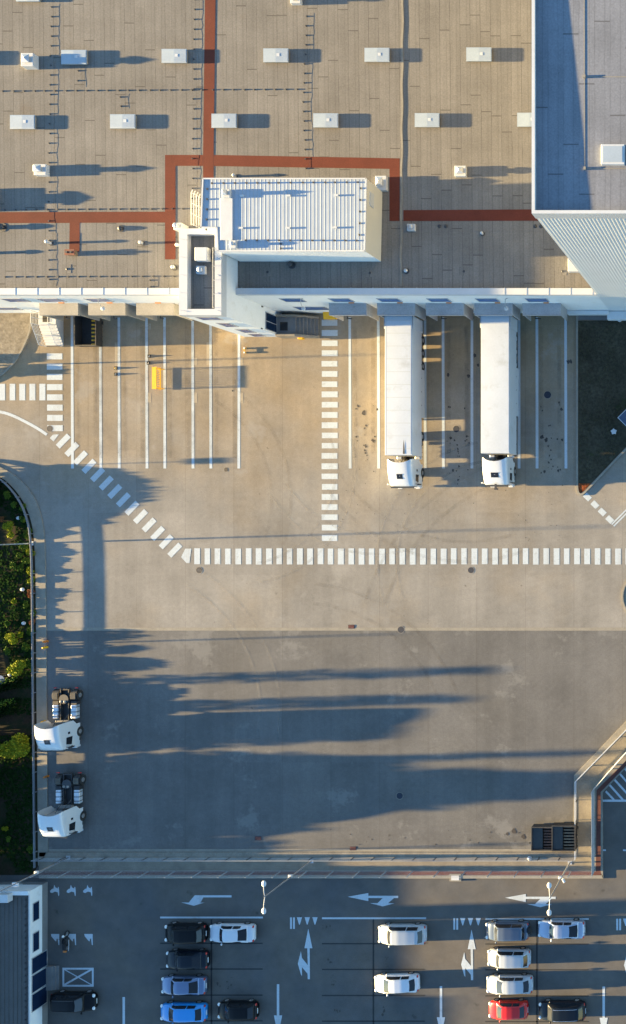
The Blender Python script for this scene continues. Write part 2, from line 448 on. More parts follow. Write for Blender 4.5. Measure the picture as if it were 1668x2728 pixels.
# right hand diagonal: kerb, footpath, red strip
kr = PP([(2000,1590),(1668,1921),(1530,2065),(1526,2262)])
fp = PP([(2000,1668),(1668,2002),(1583,2098),(1583,2318)])
inner = PP([(2000,1614),(1668,1945),(1537,2078),(1536,2282)])
g = G().prism(kr + inner[::-1], -.05, .13); struct(g, 'diagonal_kerb', kerb_c)
g = G().prism(inner + fp[::-1] , -.05, .108); struct(g, 'diagonal_footpath', ochre)
e1 = PP([(2000,1692),(1668,2026),(1590,2104),(1588,2321)]); e2 = PP([(2000,1706),(1668,2040),(1601,2109),(1601,2321)]); e3 = PP([(2000,1711),(1668,2045),(1606,2111),(1607,2340)])
struct(G().prism(fp + e1[::-1], -.05, .112), 'path_border', kerb_d)
struct(G().prism(e1 + e2[::-1], -.05, .118), 'red_border', red_strip)
struct(G().prism(e2 + e3[::-1], -.05, .14), 'border_kerb', kerb_c)
# lawn, its kerb, slabs by the high building
lawn = PP([(1540,855),(1900,855),(1900,960),(1668,1190),(1556,1308),(1548,1313),(1541,1309)])
struct(G().prism(lawn, -.05, .1), 'lawn', turf)
struct(G().poly(PP([(1541,1288),(1574,1288),(1556,1308),(1548,1313),(1541,1309)]), .104), 'mulch_bed', mulch)
lk = PP([(1538,834),(1538,1290),(1539,1306),(1542,1315),(1549,1318),(1558,1312),(1668,1196),(1900,960)])
struct(G().strip(smooth_path(lk,1), -.1, .1, -.05, .14), 'lawn_kerb', kerb_c)
g = G()
sx0, sx1 = PX(1541), PX(1900); n = int((sx1-sx0)/.5)
for j in range(2):
    ya = PY(853) + j*.42
    for i in range(n): g.box(sx0+i*.5+.01, sx0+i*.5+.49, ya+.01, ya+.41, -.02, .1)
struct(g, 'slab_path', slab)
# pavement on the far side of the lawn, and the round island on the right
struct(G().poly(PP([(1556,1318),(1668,1203),(1900,968),(1900,1320),(1900,1678),(1668,1440),(1632,1404)]), .0075), 'side_road', yard_up)
ix, iy = P(1752, 1589)
ring = [(ix+3.45*math.cos(2*PI*i/40), iy+2.9*math.sin(2*PI*i/40)) for i in range(41)]
struct(G().strip(ring, -.16, 0, -.05, .14), 'island_kerb', kerb_c)
struct(G().poly(ring[:-1], .1), 'round_island', ochre)
# yard joint between the two pavings: a shallow channel
struct(G().box(PX(110), PX(2200), PY(1680), PY(1672), -.05, .014), 'drain_channel', kerb_c)

# ------------------------------------------------------------------ painted markings
def mark(name, polys, z=.012, mat=white_paint):
    g = G()
    for p in polys: g.poly(PP(p), z)
    return struct(g, name, mat)
def rect(x0,y0,x1,y1): return [(x0,y0),(x1,y0),(x1,y1),(x0,y1)]
jit = lambda: R_.uniform(-.6,.6)
mark('zebra_crossing', [rect(518+27.35*i+jit(),1461+jit(),533+27.35*i+jit(),1503.5+jit()) for i in range(60)])
mark('zebra_crossing', [rect(857.5+jit(),852+27.3*i+jit(),899.5+jit(),867.3+27.3*i+jit()) for i in range(22)])
mark('zebra_crossing', [rect(125+i*.15,941.5+27.3*i,166.5+i*.15,957.5+27.3*i) for i in range(8)])
mark('zebra_crossing', [rect(25.5+26.8*i+jit()-26.8,1022.5,41+26.8*i-26.8,1066.5) for i in range(5)]+[rect(-28,1022.5,-12,1066.5)])
d = (.714,.7); q = (.7,-.714); zz = []
for i in range(14):
    cx, cy = 169+25.6*i*.765+i*2.75, 1175+25.6*i*.765
    cx, cy = 169+22.85*i, 1175+22.35*i
    zz.append([(cx+s*7.4*d[0]+t*21*q[0], cy+s*7.4*d[1]+t*21*q[1]) for s,t in ((-1,-1),(1,-1),(1,1),(-1,1))])
zz.append([(133,1167),(142,1157.5),(157,1157.5),(143,1176)])
zz.append([(483,1484),(494,1461.5),(510,1461.5),(505,1500),(497,1500)])
mark('zebra_crossing', zz)
mark('zebra_crossing', [[(cx+s*9.8*d[0]+t*7.2*q[0], cy+s*9.8*d[1]+t*7.2*q[1]) for s,t in ((-1,-1),(1,-1),(1,1),(-1,1))] for cx,cy in ((1565,1324),(1585,1344.5),(1604.5,1364),(1624.5,1384))])
g = G()
for o in (0., 6.2): g.strip(PP([(1630+o*.8,1401-4+o*.8),(1700+o*.8,1331-4+o*.8)]), -.07, .07, .0135)
struct(g, 'double_line', white_paint)
bays = [(192,193.5,840),(267,269,846),(317,318,846),(390.5,392,846),(438.5,439.5,846),(513.5,514.5,855),(561,562,866),(637,636.5,888),
        (932,933,845),(1008,1009,845),(1132.5,1133,850),(1180.5,1181.5,845),(1257.5,1257.5,850),(1383,1383,850),(1430.5,1431,845),(1507,1508,850)]
mark('dock_bay_lines', [[(a-3.4,t),(a+3.4,t),(b+3.7,1248),(b-3.7,1248)] for a,b,t in bays], .011)
fp_ = []
for x,y0,y1 in ((313,912,974),(396,862,878),(396,1046,1072),(519,953,973),(519,1046,1073),(557,912,972),(642,953,973),(642,1046,1074)): fp_.append(rect(x-6.5,y0,x+6.5,y1))
mark('faded_patches', fp_, .0095, faded_paint)
g = G(); g.strip(smooth_path(PP([(-120,1080),(0,1096),(33,1106),(73,1126),(102,1142),(125,1158)]),2), -.14, .14, .0115); struct(g, 'edge_line', white_paint)
# car park
mark('bay_end_lines', [rect(427,2441.8,700.5,2446.5), rect(858,2443.8,1135.5,2448.5), rect(1293.5,2446,1568.5,2450.5)], .01)
dl = []
for xa, xb, oy in ((427,700,0),(858,1132,1),(1293,1568,2)):
    for y in (2513,2581.5,2651,2719.5): dl.append(rect(xa,y-1.7+oy,xb,y+1.7+oy))
    xm = (xa+xb)/2; dl.append(rect(xm-2.2,2449,xm+2.2,2760))
mark('bay_joints', dl, .007, line_d)
gw = []
for ox, oy in ((0,0),(435,2),(869,3.5)):
    gw += [rect(773+ox,2444+oy,778+ox,2474.5+oy), rect(780.8+ox,2444+oy,785.8+ox,2474.5+oy)]
    for cx in (798,818.7,839.3): gw.append([(cx-7+ox,2443.5+oy),(cx+7+ox,2443.5+oy),(cx+1+ox,2463+oy),(cx-1+ox,2463+oy)])
mark('give_way_marks', gw, .01)
for ox, oy in ((0,0),(435,2.5),(869,4)):
    mark('arrow_marking', [[(821.5+ox,2474+oy),(832.5+ox,2526+oy),(811.3+ox,2526+oy)],
        [(819+ox,2526+oy),(825.3+ox,2526+oy),(825.8+ox,2608.5+oy),(820+ox,2608.5+oy),(819.5+ox,2594+oy),(804.5+ox,2576+oy),(804.8+ox,2600+oy),(802+ox,2596+oy),(793.7+ox,2567+oy),(802+ox,2534+oy),(804.6+ox,2552+oy),(820+ox,2571+oy)]], .01)
for ox, oy in ((741,2622),(1175,2627),(1608.5,2628),(330,2656)):
    mark('arrow_marking', [rect(ox-3.3,oy,ox+3.3,oy+83), [(ox-11,oy+83),(ox+11,oy+83),(ox+.8,oy+134),(ox-.8,oy+134)]], .01)
mark('arrow_marking', [[(617,2385),(617,2390.5),(542,2390.5),(534,2405),(545,2404),(517,2413),(483,2404),(503,2404.5),(519,2385)]], .01)
for ox, oy in ((0,0),(419.5,2.5)):
    mark('arrow_marking', [[(926.5+ox,2389+oy),(981.5+ox,2379+oy),(981.5+ox,2386.3+oy),(1061+ox,2386.3+oy),(1061+ox,2392.3+oy),(1050+ox,2392.3+oy),(1034+ox,2406+oy),(1051+ox,2406.5+oy),(1020+ox,2414.5+oy),(986+ox,2406+oy),(1006+ox,2406+oy),(1020+ox,2392.3+oy),(981.5+ox,2392.3+oy),(981.5+ox,2400.5+oy)]], .01)
g = G()
for a,b in (((168,2580.5),(249,2580.5)),((168,2626),(249,2626))): g.strip(PP([a,b]), -.09, .09, .0095)
for a,b in (((169,2578),(169,2628)),((247.5,2578),(247.5,2628))): g.strip(PP([a,b]), -.09, .09, .0102)
g.strip(PP([(169,2581),(247,2625)]), -.05, .05, .0109); g.strip(PP([(169,2625),(247,2581)]), -.09, .09, .0116)
struct(g, 'cross_box_marking', white_paint)
g = G()
g.strip(PP([(1605,2133),(1760,2133)]), -.11, .11, .0105)
for (a,b),(c_,d_) in (((1614,2108),(1636,2131)),((1617,2083),(1660,2131)),((1631,2070),(1686,2131)),((1645,2054),(1712,2131)),((1658,2040),(1740,2131)),((1672,2026),(1766,2131))): g.strip(PP([(a,b),(c_,d_)]), -.1, .1, .0098)
struct(g, 'hatched_marking', white_paint)
mark('dash_marks', [rect(1605.5,2263,1614.5,2267), rect(1660,2263,1669,2267)], .01)
def moto(ox, oy, up):                                 # small painted motorcycle signs
    s = -1 if up else 1
    f = lambda pts: [(ox+x, oy+y) for x,y in pts]
    if up:
        return [f([(-13,-3),(-8,-8),(-4,-9),(-2,-19),(1,-12),(7,-9),(8,-14),(10,-12),(11,-2),(11,9),(9,11),(7,1),(0,-1),(-8,3),(-13,1)])]
    return [f([(-11,-10),(11,-10),(11.5,20),(9,19),(7,2),(4,3),(3,10),(0,8),(-10,-4)])]
mark('motorcycle_bay_signs', sum([moto(147+44*i, 2376, True) for i in range(3)] + [moto(147+44.5*i, 2498, False) for i in range(3)], []), .01)
# oil stains on the dock bays
g = G(); rs = random.Random(3)
def splat(px, py, r):
    n = 9; pts = [(px+r*rs.uniform(.5,1.2)*math.cos(2*PI*i/n), py+r*rs.uniform(.6,1.5)*math.sin(2*PI*i/n)) for i in range(n)]
    g.poly(PP(pts), .0155+rs.uniform(0,.003))
for cx in (974,1219,1466):
    for _ in range(16): splat(cx+rs.gauss(0,4), rs.uniform(1130,1290), rs.uniform(.8,3))
    for dx in (-21,24):
        for _ in range(7): splat(cx+dx+rs.gauss(0,4), rs.choice((1085,1170,1255))+rs.gauss(0,6), rs.uniform(1.2,4.2))
for px,py,r in ((1194,998,5),(1249,1002,5),(1265,947,5),(1274,973,4),(1455,1172,5),(1485,1170,3),(1521,963,5),(1514,963,5),(1451,1257,4),(602,1252,6),(620,1041,2.5),(970,1100,6),(1370,2215,7),(1395,2228,6),(1352,2222,4)): splat(px,py,r)
for _ in range(60): splat(rs.uniform(860,1500), rs.uniform(1280,1460), rs.uniform(.6,1.4))
for _ in range(25): splat(rs.uniform(900,1500), rs.uniform(2210,2250), rs.uniform(.6,2.2))
for x,y in ((872,2472),(880,2560),(885,2618),(895,2690),(1022,2690),(1030,2555),(585,2622),(610,2626)):
    for _ in range(5): splat(x+rs.gauss(0,5), y+rs.gauss(0,4), rs.uniform(1.,3.4))
tag(g.build('oil_stains', stain_m), kind='structure')

# tyre marks of turning lorries and worn wheel tracks in the bays
def arc(cx, cy, r, a0, a1, n=26): return PP([(cx+r*math.cos(math.radians(a0+(a1-a0)*i/n)), cy+r*math.sin(math.radians(a0+(a1-a0)*i/n))) for i in range(n+1)])
g = G(); zt = .0165
for cx,cy,r,a0,a1 in ((1240,1050,420,70,150),(1500,1750,520,195,255),(420,1330,330,-60,20),(800,2000,420,-85,-20)):
    for dr in (-26,26):
        zt += .0003; g.strip(arc(cx,cy,r+dr,a0,a1), -.17, .17, zt)
tag(g.build('turning_marks', turn_mark), kind='structure'); g = G()
for cx in (230,292,355,416,476,538,600,970,1090,1219,1345,1466):
    for dx in (-24,24):
        zt += .0001; g.strip(PP([(cx+dx,870),(cx+dx+1,1220)]), -.2, .2, zt)
tag(g.build('tyre_marks', tyre_mark), kind='structure')
g = G()
for cx,cy,r,a0,a1 in ((640,1250,280,-20,80),(1330,1500,300,160,260),(300,1900,420,-60,10),(1000,1150,300,60,150)):
    for dr in (-26,26):
        zt += .0003; g.strip(arc(cx,cy,r+dr,a0,a1), -.14, .14, zt)
tag(g.build('pale_scuffs', pale_mark), kind='structure')

# manholes and gullies
def manhole(px, py, label, r=.3):
    x, y = P(px, py); t = thing('manhole_cover', label, 'manhole cover', (x,y,.006), 0, 'round manhole covers in the yard')
    g = G(); n = 20
    g.add([(r*1.12*math.cos(2*PI*i/n), r*1.12*math.sin(2*PI*i/n), .012) for i in range(n)] + [(r*math.cos(2*PI*i/n), r*math.sin(2*PI*i/n), .012) for i in range(n)], [(i,(i+1)%n,n+(i+1)%n,n+i) for i in range(n)])
    g.build('rim', kerb_d, t)
    g = G().add([(r*math.cos(2*PI*i/n), r*math.sin(2*PI*i/n), .0105) for i in range(n)], [tuple(range(n))])
    for i in range(5): g.box(-r*.6, r*.6, -r*.62+i*r*.31-.012, -r*.62+i*r*.31+.012, .0105, .016)
    g.build('cover', iron, t)
manhole(133,1142,'round dark manhole cover at the end of the left zebra stripes')
manhole(531,1519,'round dark manhole cover just below the bend of the zebra crossing')
manhole(1255,1519,'round manhole cover below the long zebra crossing, nearest the right edge')
manhole(1068.5,1677.5,'round manhole cover on the joint between light and dark yard paving', .33)
manhole(1065,2120,'round manhole cover in the tree shadow on the lower yard', .33)
manhole(1216,1143,'round manhole cover in the bay between the two white trailers', .33)
manhole(1459,1052,'round dark manhole cover in the empty bay right of the trailers', .36)
def gully(px, py, label):
    x, y = P(px, py); t = thing('drain_grate', label, 'drain grate', (x,y,.014), 0, 'rectangular drain grates')
    G().box(-.33,.33,-.2,.2,0,.008).build('frame', iron, t)
    g = G()
    for i in range(7): g.box(-.28+i*.085, -.24+i*.085, -.16,.16,.008,.018)
    g.build('bars', rust_m, t)
gully(936.5,1669.5,'small rectangular drain grate on the joint of the two pavings')
gully(941,2260,'small rectangular drain grate in the gutter above the bottom footpath')
gully(688,2233,'small dark drain grate in the shaded lower yard')
# ------------------------------------------------------------------ warehouse
ZR, ZP = 8.6, 9.0                                     # roof, parapet top
WX0, WX1, WN = PX(-260, ZR), -15.79, 56.
TX0, TX1, TY0, TY1, TZ = -52.78, -49.03, 17.67, 25.4, 11.5      # stair tower
wh = thing('warehouse', 'long low warehouse with a brown sheeted flat roof, red walkways and a white dock wall', 'warehouse', ((WX0+WX1)/2, YW, 0))
org = tuple(wh.location)
g = G()
for a, b in ((WX0, TX0), (TX1, WX1)): g.quad((a,YW,0),(b,YW,0),(b,YW,ZR+.1),(a,YW,ZR+.1))
g.quad((WX0,WN,0),(WX0,YW,0),(WX0,YW,ZR+.1),(WX0,WN,ZR+.1)); g.quad((WX1,YW,0),(WX1,WN,0),(WX1,WN,ZR),(WX1,YW,ZR)); g.quad((WX1,WN,0),(WX0,WN,0),(WX0,WN,ZR),(WX1,WN,ZR))
g.build('wall', wall_w, wh, org)
G().poly([(WX0,YW+.1),(WX1,YW+.1),(WX1,WN),(WX0,WN)], ZR).build('roof', roof_sheet, wh, org)
def parapet(a, b):
    g = G(); g.box(a, b, YW-.03, YW+.57, ZR-.1, ZP)
    x = b - .4
    while x > a: g.box(x, x+.06, YW-.05, YW+.6, ZP-.02, ZP+.015); x -= 2.02
    return g.build('parapet', coping, wh, org)
parapet(WX0, TX0-.02); parapet(TX1+.02, WX1-.02)
# red walkways on the roof
g = G()
for p in ([(548,-200),(577,-200),(574.5,0),(569.5,414),(569.5,480),(541.5,480),(541.5,414),(546.5,0)],
          [(440,413),(541,413),(541,442),(468,442),(468,691),(440,691)], [(570,413),(1065,422),(1065,589),(1038,589),(1038,450),(570,442.5)],
          [(-250,566),(440,564),(440,593),(213,593.5),(212,671),(185,671),(186,594),(-250,595)], [(1075,560),(1430,558),(1445,588),(1075,589)]):
    g.poly(PP(p, ZR), ZR+.02)
walk = g.build('walkway', red_walk, wh, org)
# raised joint in the roof, slightly wavy
g = G(); pts = []
for i in range(60):
    py = -200 + i*16.3
    pts.append(P(1070 + 1.1*math.sin(i*.9) - py*.006 + 2, py, ZR))
g.strip(pts, -.07, .12, ZR-.02, ZR+.05); g.build('roof_joint', kerb_c, wh, org)
G().box(PX(-250,ZR), PX(440,ZR), PY(621,ZR), PY(595,ZR), ZR-.01, ZR+.012).build('roof_strip', roof_sheet, wh, org)
G().box(PX(1075,ZR), WX1-.1, PY(616,ZR), PY(590,ZR), ZR-.01, ZR+.012).build('roof_strip', roof_sheet, wh, org)
# skylights
def skylight(px0, py0, px1, py1):
    z = ZR+.31
    xa, ya = P(px0, py1, z); xb, yb = P(px1, py0, z)
    c = G().box(xa+.05, xb-.05, ya+.05, yb-.05, ZR-.02, z-.07).build('skylight', kerb_c, wh, org)
    g = G(); g.box(xa, xb, ya, yb, z-.09, z-.02)
    xm = (xa+xb)/2; e = .05
    top = [[(xa+e*0,ya+e*0,z-.02),(xm,ya,z-.012),(xb,ya,z-.02)],[(xa+e,ya+e*2,z+.004),(xm,ya+e*2,z+.022),(xb-e,ya+e*2,z+.004)],[(xa+e,yb-e*2,z+.004),(xm,yb-e*2,z+.022),(xb-e,yb-e*2,z+.004)],[(xa,yb,z-.02),(xm,yb,z-.012),(xb,yb,z-.02)]]
    g.grid(top); g.build('dome', sky_poly, c, org)
    G().box(xm+.1, xm+.36, (ya+yb)/2-.1, (ya+yb)/2+.16, z, z+.032).build('vent_cap', white_metal, c, org)
for a in ((162.4,132.6,230,170.4),(430,130,497,167),(701,128.6,768,165),(970.7,127,1037.6,164),(1242,126,1309.6,162.5),
          (26,306,92,343),(292.6,304,360,341.6),(563,302.5,630,340),(834,301.5,900.7,339),(1104.6,301,1170.7,338),(1377.7,300,1444,337),
          (42,-35,105,3),(-106,134,-38,171.5)): skylight(*a)
# strip windows below the parapet
def wallwin(x0, x1, z0, z1, y=YW):
    f = G()
    t = .07
    for b in ((x0,x1,z0,z0+t),(x0,x1,z1-t,z1),(x0,x0+t,z0+t,z1-t),(x1-t,x1,z0+t,z1-t)): f.box(b[0],b[1],y-.05,y+.02,b[2],b[3])
    o = f.build('window', grey_metal, wh, org)
    G().box(x0+t,x1-t,y-.025,y+.01,z0+t,z1-t).build('pane', glass_b, o, org)
for px in (742,872,1001,1134,1264,1397,-2,94,221): wallwin(PX(px+2,7.1), PX(px+59,7.1), 5.75, 7.2)
wallwin(PX(789,2.6), PX(874,2.6), 1.8, 3.3); wallwin(PX(-60,2.6), PX(48,2.6), 1.8, 3.0)
# dock canopies with their two side screens, door and rubber buffers
def dock(px0, px1, mat):
    z = 5.0; xa, xb = PX(px0, z), PX(px1, z); yf = YW-1.13
    g = G(); g.box(xa, xb, yf, YW-.002, z-.16, z); g.box(xa, xb, yf-.03, yf, z-.3, z+.03); g.box(xa, xb, YW-.1, YW-.003, z, z+.05)
    c = g.build('dock_canopy', mat, wh, org)
    for x in (xa+.002, xb-.082):
        g = G(); g.box(x, x+.08, yf+.02, YW-.004, 1.8, z-.165); g.build('side_screen', mat, c, org)
    G().tube((xa+.5,yf+.25,1.9),(xa+1.2,yf+.1,2.6),.06).tube((xa+.5,YW-.05,1.9),(xa+.5,yf+.25,1.9),.05).build('strut', dark_metal, c, org)
    d = G().box(xa+.45, xb-.45, YW-.06, YW+.01, 1.15, 4.4).build('dock_door', grey_metal, wh, org)
    for x in (xa+.55, xb-.85): G().box(x, x+.3, YW-.2, YW-.061, .55, 1.1).build('buffer', black, d, org)
    G().box((xa+xb)/2+.25,(xa+xb)/2+.75, YW-.09, YW+.01, 5.28, 5.42).build('dock_lamp', orange, wh, org)
for a, b in ((876.5,976),(1005,1105.5),(1135,1235),(1264,1365),(1392.5,1494)): dock(a, b, canopy_m)
for a, b in ((105,208),(235,334),(363,463)): dock(a, b, canopy_l)
# curved lamps on the dock wall
def wall_lamp(px, z=6.4):
    x = PX(px, z); g = G()
    g.path([(x+.35,YW-.02,z+.9),(x+.15,YW-.1,z+.95),(x+.08,YW-.45,z+.75),(x,YW-.75,z+.2)], .03)
    o = g.build('wall_lamp', grey_metal, wh, org)
    G().ball((x,YW-.8,z+.02), .2, 12, 5, (1,1,.7), True).build('lamp_shade', white_metal, o, org)
for px in (809,1349,275): wall_lamp(px)

# ------------------------------------------------------------------ rooftop plant room
pz = 12.4
pr = thing('plant_room', 'white ribbed-roof plant room box standing on the warehouse roof', 'plant room', (PX(780,pz), PY(570,pz), ZR)); org = tuple(pr.location)
def QX(px): return PX(px, pz)
def QY(py): return PY(py, pz)
outl = [(QX(540.8),QY(475.8)),(QX(976),QY(475.8)),(QX(972),QY(669)),(QX(581),QY(669)),(QX(578),QY(607)),(QX(536),QY(606))]
n = len(outl); g = G()
for i in range(n):
    a, b = outl[i], outl[(i+1)%n]
    if i == 1: continue
    g.quad((*a,ZR),(*b,ZR),(*b,pz-.02),(*a,pz-.02))
g.build('wall', wall_w, pr, org, fix=False)
a, b = outl[1], outl[2]
G().quad((a[0],a[1],ZR),(b[0],b[1],ZR),(b[0],b[1],pz-.02),(a[0],a[1],pz-.02)).build('end_wall', wall_warm, pr, org)
rf = G().poly(outl, pz-.002).build('roof', pan_w, pr, org)
g = G(); x = QX(541)+.15
while x < QX(974)-.1:
    px = NX + x*F/(H-pz)
    yl = QY(605.) if px < 577 else QY(667)
    g.add([(x-.045,yl,pz-.002),(x-.02,yl,pz+.005),(x+.02,yl,pz+.005),(x+.045,yl,pz-.002),(x-.045,QY(477),pz-.002),(x-.02,QY(477),pz+.005),(x+.02,QY(477),pz+.005),(x+.045,QY(477),pz-.002)],[(0,1,5,4),(1,2,6,5),(2,3,7,6)])
    x += .333
g.build('standing_seams', seam_m, rf, org)
g = G()
for i in range(n):
    a, b = outl[i], outl[(i+1)%n]; g.strip([a,b], -.07, .05, pz-.1, pz+.06)
g.build('roof_edge', coping, pr, org)
wx = QX(977)+.02; G().box(PX(990,11.4)-.02, PX(990,11.4)+.05, PY(556,11.4), PY(517,11.4), 10.9, 11.7)
G().box(QX(976)-.06, QX(976)+.03, PY(552,11.), PY(515,11.), 10.7, 11.6).build('window', white_metal, pr, org)
g = G(); rr = random.Random(5)
for i in range(14):                                   # lightning conductor blocks along the eaves
    g.cbox((QX(565+i*30+rr.uniform(-3,3)), QY(488.5-i*.2), pz+.06), (.15,.13,.09))
    if i > 2: g.cbox((QX(567+i*29.5), QY(640+i*.1), pz+.06), (.15,.13,.09))
for i in range(5): g.cbox((QX(962-i), QY(502+i*31), pz+.06), (.13,.15,.09)); g.cbox((QX(553-i*.6), QY(504+i*27), pz+.06), (.13,.15,.09))
g.cbox((QX(749),QY(650),pz+.06),(.14,.14,.09)); g.cbox((QX(749),QY(662),pz+.06),(.14,.14,.09))
g.build('conductor_blocks', dark_metal, pr, org)
G().box(QX(588),QX(621),QY(640),QY(528),pz-.02,pz+.08).build('duct_cover', white_metal, pr, org, bevel=.03)
g = G()
for px,py in ((646,522),(770,522),(897,521),(644,608),(769,608),(894,607)): g.cbox((QX(px),QY(py),pz+.08),(.34,.16,.14))
g.build('snow_guards', white_metal, pr, org)

# ------------------------------------------------------------------ stair tower
st = thing('stair_tower', 'narrow white stair tower with a sunken dark roof projecting from the dock wall', 'stair tower', ((TX0+TX1)/2,(TY0+TY1)/2,0)); org = tuple(st.location)
g = G()
for (ax,ay),(bx,by) in (((TX0,TY0),(TX1,TY0)),((TX1,TY0),(TX1,TY1)),((TX1,TY1),(TX0,TY1)),((TX0,TY1),(TX0,TY0))): g.quad((ax,ay,0),(bx,by,0),(bx,by,TZ-.05),(ax,ay,TZ-.05))
g.build('wall', wall_w, st, org)
ix0, ix1 = PX(499,TZ), PX(572,TZ); iy1, iy0 = PY(624,TZ), PY(823,TZ)
g = G(); g.box(TX0-.02,ix0,TY0-.02,TY1+.02,TZ-.9,TZ); g.box(ix1,TX1+.02,TY0-.02,TY1+.02,TZ-.9,TZ); g.box(ix0,ix1,TY0-.02,iy0,TZ-.9,TZ-.002); g.box(ix0,ix1,iy1,TY1+.02,TZ-.9,TZ-.002)
g.build('parapet', coping, st, org)
G().poly([(ix0,iy0),(ix1,iy0),(ix1,iy1),(ix0,iy1)], TZ-.62).build('roof', roof_sheet, st, org)
g = G()
for k in range(5):
    y = TY0+.4+k*1.6
    g.tube((TX0+.05,y,TZ),(TX0+.75,y-.1,TZ+.02),.02); g.tube((TX1-.4,y,TZ),(TX1-.05,y-.1,TZ+.02),.02)
g.path([(ix1-.1,iy0+.05,TZ+.1),(ix1-.1,iy1-1.2,TZ+.1)], .025)
for k in range(5): g.tube((ix1-.1,iy0+.1+k*1.25,TZ-.6),(ix1-.1,iy0+.1+k*1.25,TZ+.1),.02)
g.build('railing', galv, st, org)
for z, x, ww, hh in ((9.9,-50.95,1.9,1.4),(6.7,-51.,1.2,1.9),(3.5,-50.9,1.2,1.9),(1.15,-51.,1.2,1.5)):
    f = G(); t = .07; xa, xb, za, zb = x-ww/2, x+ww/2, z-hh/2, z+hh/2
    for b in ((xa,xb,za,za+t),(xa,xb,zb-t,zb),(xa,xa+t,za+t,zb-t),(xb-t,xb,za+t,zb-t)): f.box(b[0],b[1],TY0-.05,TY0+.02,b[2],b[3])
    o = f.build('window', grey_metal, st, org)
    G().box(xa+t,xb-t,TY0-.025,TY0+.01,za+t,zb-t).build('pane', glass_b, o, org)
o = G().box(TX1-.02,TX1+.05,17.82,19.55,1.15,3.45).build('door', grey_metal, st, org)
for a, b in ((17.9,18.63),(18.7,19.47)): G().box(TX1+.02,TX1+.065,a,b,1.25,3.35).build('glass_panel', glass_n, o, org)
g = G(); g.cbox((TX1+.05,17.75,4.2),(.1,.12,.2)); g.cbox((TX1+.05,20.-.1,4.1),(.1,.12,.2)); g.build('lamp', dark_metal, st, org)

# concrete entrance stair of the tower
def stairs(name, label, x0, x1, y0, y1, z, steps, down, run, mat):
    """landing x0..x1,y0..y1 at z; steps run down towards 'e' or 's' """
    t = thing(name, label, 'stairs', ((x0+x1)/2,(y0+y1)/2,0)); org = tuple(t.location)
    G().box(x0,x1,y0,y1,0,z).build('landing', mat, t, org)
    g = G()
    for i in range(steps):
        zz = z - (i+1)*z/(steps+1); a = i*run
        if down == 'e': g.box(x1+a, x1+a+run+.002*(steps-i), y0, y1, 0, zz)
        else: g.box(x0, x1, y0-a-run-.002*(steps-i), y0-a, 0, zz)
    g.build('steps', mat, t, org)
    return t, org
sx0, sx1 = TX1+.02, PX(788,1.15)
t, org = stairs('entrance_stairs', 'grey concrete entrance stairs with side walls beside the stair tower', sx0, sx1, 17.75, 19.45, 1.15, 6, 'e', .3, slab)
for ya, yb in ((17.5,17.74),(19.46,19.66)):
    g = G(); L = sx1+6*.3+.1
    g.add([(sx0,ya,0),(L,ya,0),(L,ya,.25),(sx1,ya,1.4),(sx0,ya,1.4),(sx0,yb,0),(L,yb,0),(L,yb,.25),(sx1,yb,1.4),(sx0,yb,1.4)],[(0,1,2,3,4),(9,8,7,6,5),(1,0,5,6),(2,1,6,7),(3,2,7,8),(4,3,8,9),(0,4,9,5)])
    g.build('side_wall', kerb_d, t, org)
tag(G().box(sx0+.35,sx0+1.1,18.1,18.95,1.15,1.175).build('doormat', black, None, (sx0+.7,18.5,1.15)), 'square black doormat on the concrete entrance landing', 'doormat')
g = G(); g.box(PX(795,.6),PX(808,.6),17.32,17.49,.3,.75); tag(g.build('meter_box', yellow, None, (PX(801,.6),17.4,.3), bevel=.03), 'small yellow box fixed low on the entrance stair side wall', 'box')
# yellow grit bin under the first canopy
bx, by = P(880,841,.4)
t = thing('grit_bin', 'yellow grit bin half under the canopy at the top of the zebra stripes', 'grit bin', (bx,by,.004))
g = G(); g.add([(-.55,-.3,0),(.55,-.3,0),(.55,.3,0),(-.55,.3,0),(-.62,-.36,.5),(.62,-.36,.5),(.62,.36,.62),(-.62,.36,.62)],[(0,3,2,1),(0,1,5,4),(1,2,6,5),(2,3,7,6),(3,0,4,7),(4,5,6,7)]); g.build('tub', yellow, t, bevel=.03)
g = G(); g.add([(-.66,-.4,.5),(.66,-.4,.5),(.66,.4,.625),(-.66,.4,.625),(-.6,-.34,.57),(.6,-.34,.57),(.6,.34,.72),(-.6,.34,.72)],[(0,3,2,1),(0,1,5,4),(1,2,6,5),(2,3,7,6),(3,0,4,7),(4,5,6,7)]); g.build('lid', yellow, t, bevel=.03)
# steel dock stairs on the left
lx0, lx1 = PX(118,.3), PX(164,.3)
t, org = stairs('dock_stairs', 'pale steel dock stairs with white multi-rail handrails beside the gravel island', lx0, lx1, PY(866,1.15), 19.98, 1.15, 7, 's', .265, white_metal)
yl, yb_, ye = 19.9, PY(866,1.15), PY(866,1.15)-7*.265-.1
for x, nr in ((lx0+.02,5),(lx1-.05,5)):
    g = G()
    for k in range(nr):
        h = 1.05*(k+1)/nr
        g.path([(x,yl,1.15+h),(x,yb_,1.15+h),(x,ye,.05+h)], .018 if k < nr-1 else .035, 6)
    for y, zz in ((yl,1.15),((yl+yb_)/2,1.15),(yb_,1.15),((yb_+ye)/2,.6),(ye,.0)): g.tube((x,y,zz),(x,y,zz+1.05),.03)
    g.build('handrail', white_metal, t, org)
tag(G().box(lx0+.45,lx0+1.15,18.95,19.75,1.15,1.175).build('doormat', black, None, (lx0+.8,19.3,1.15)), 'black mat on the landing of the steel dock stairs', 'doormat')
for x in (119,163): pass

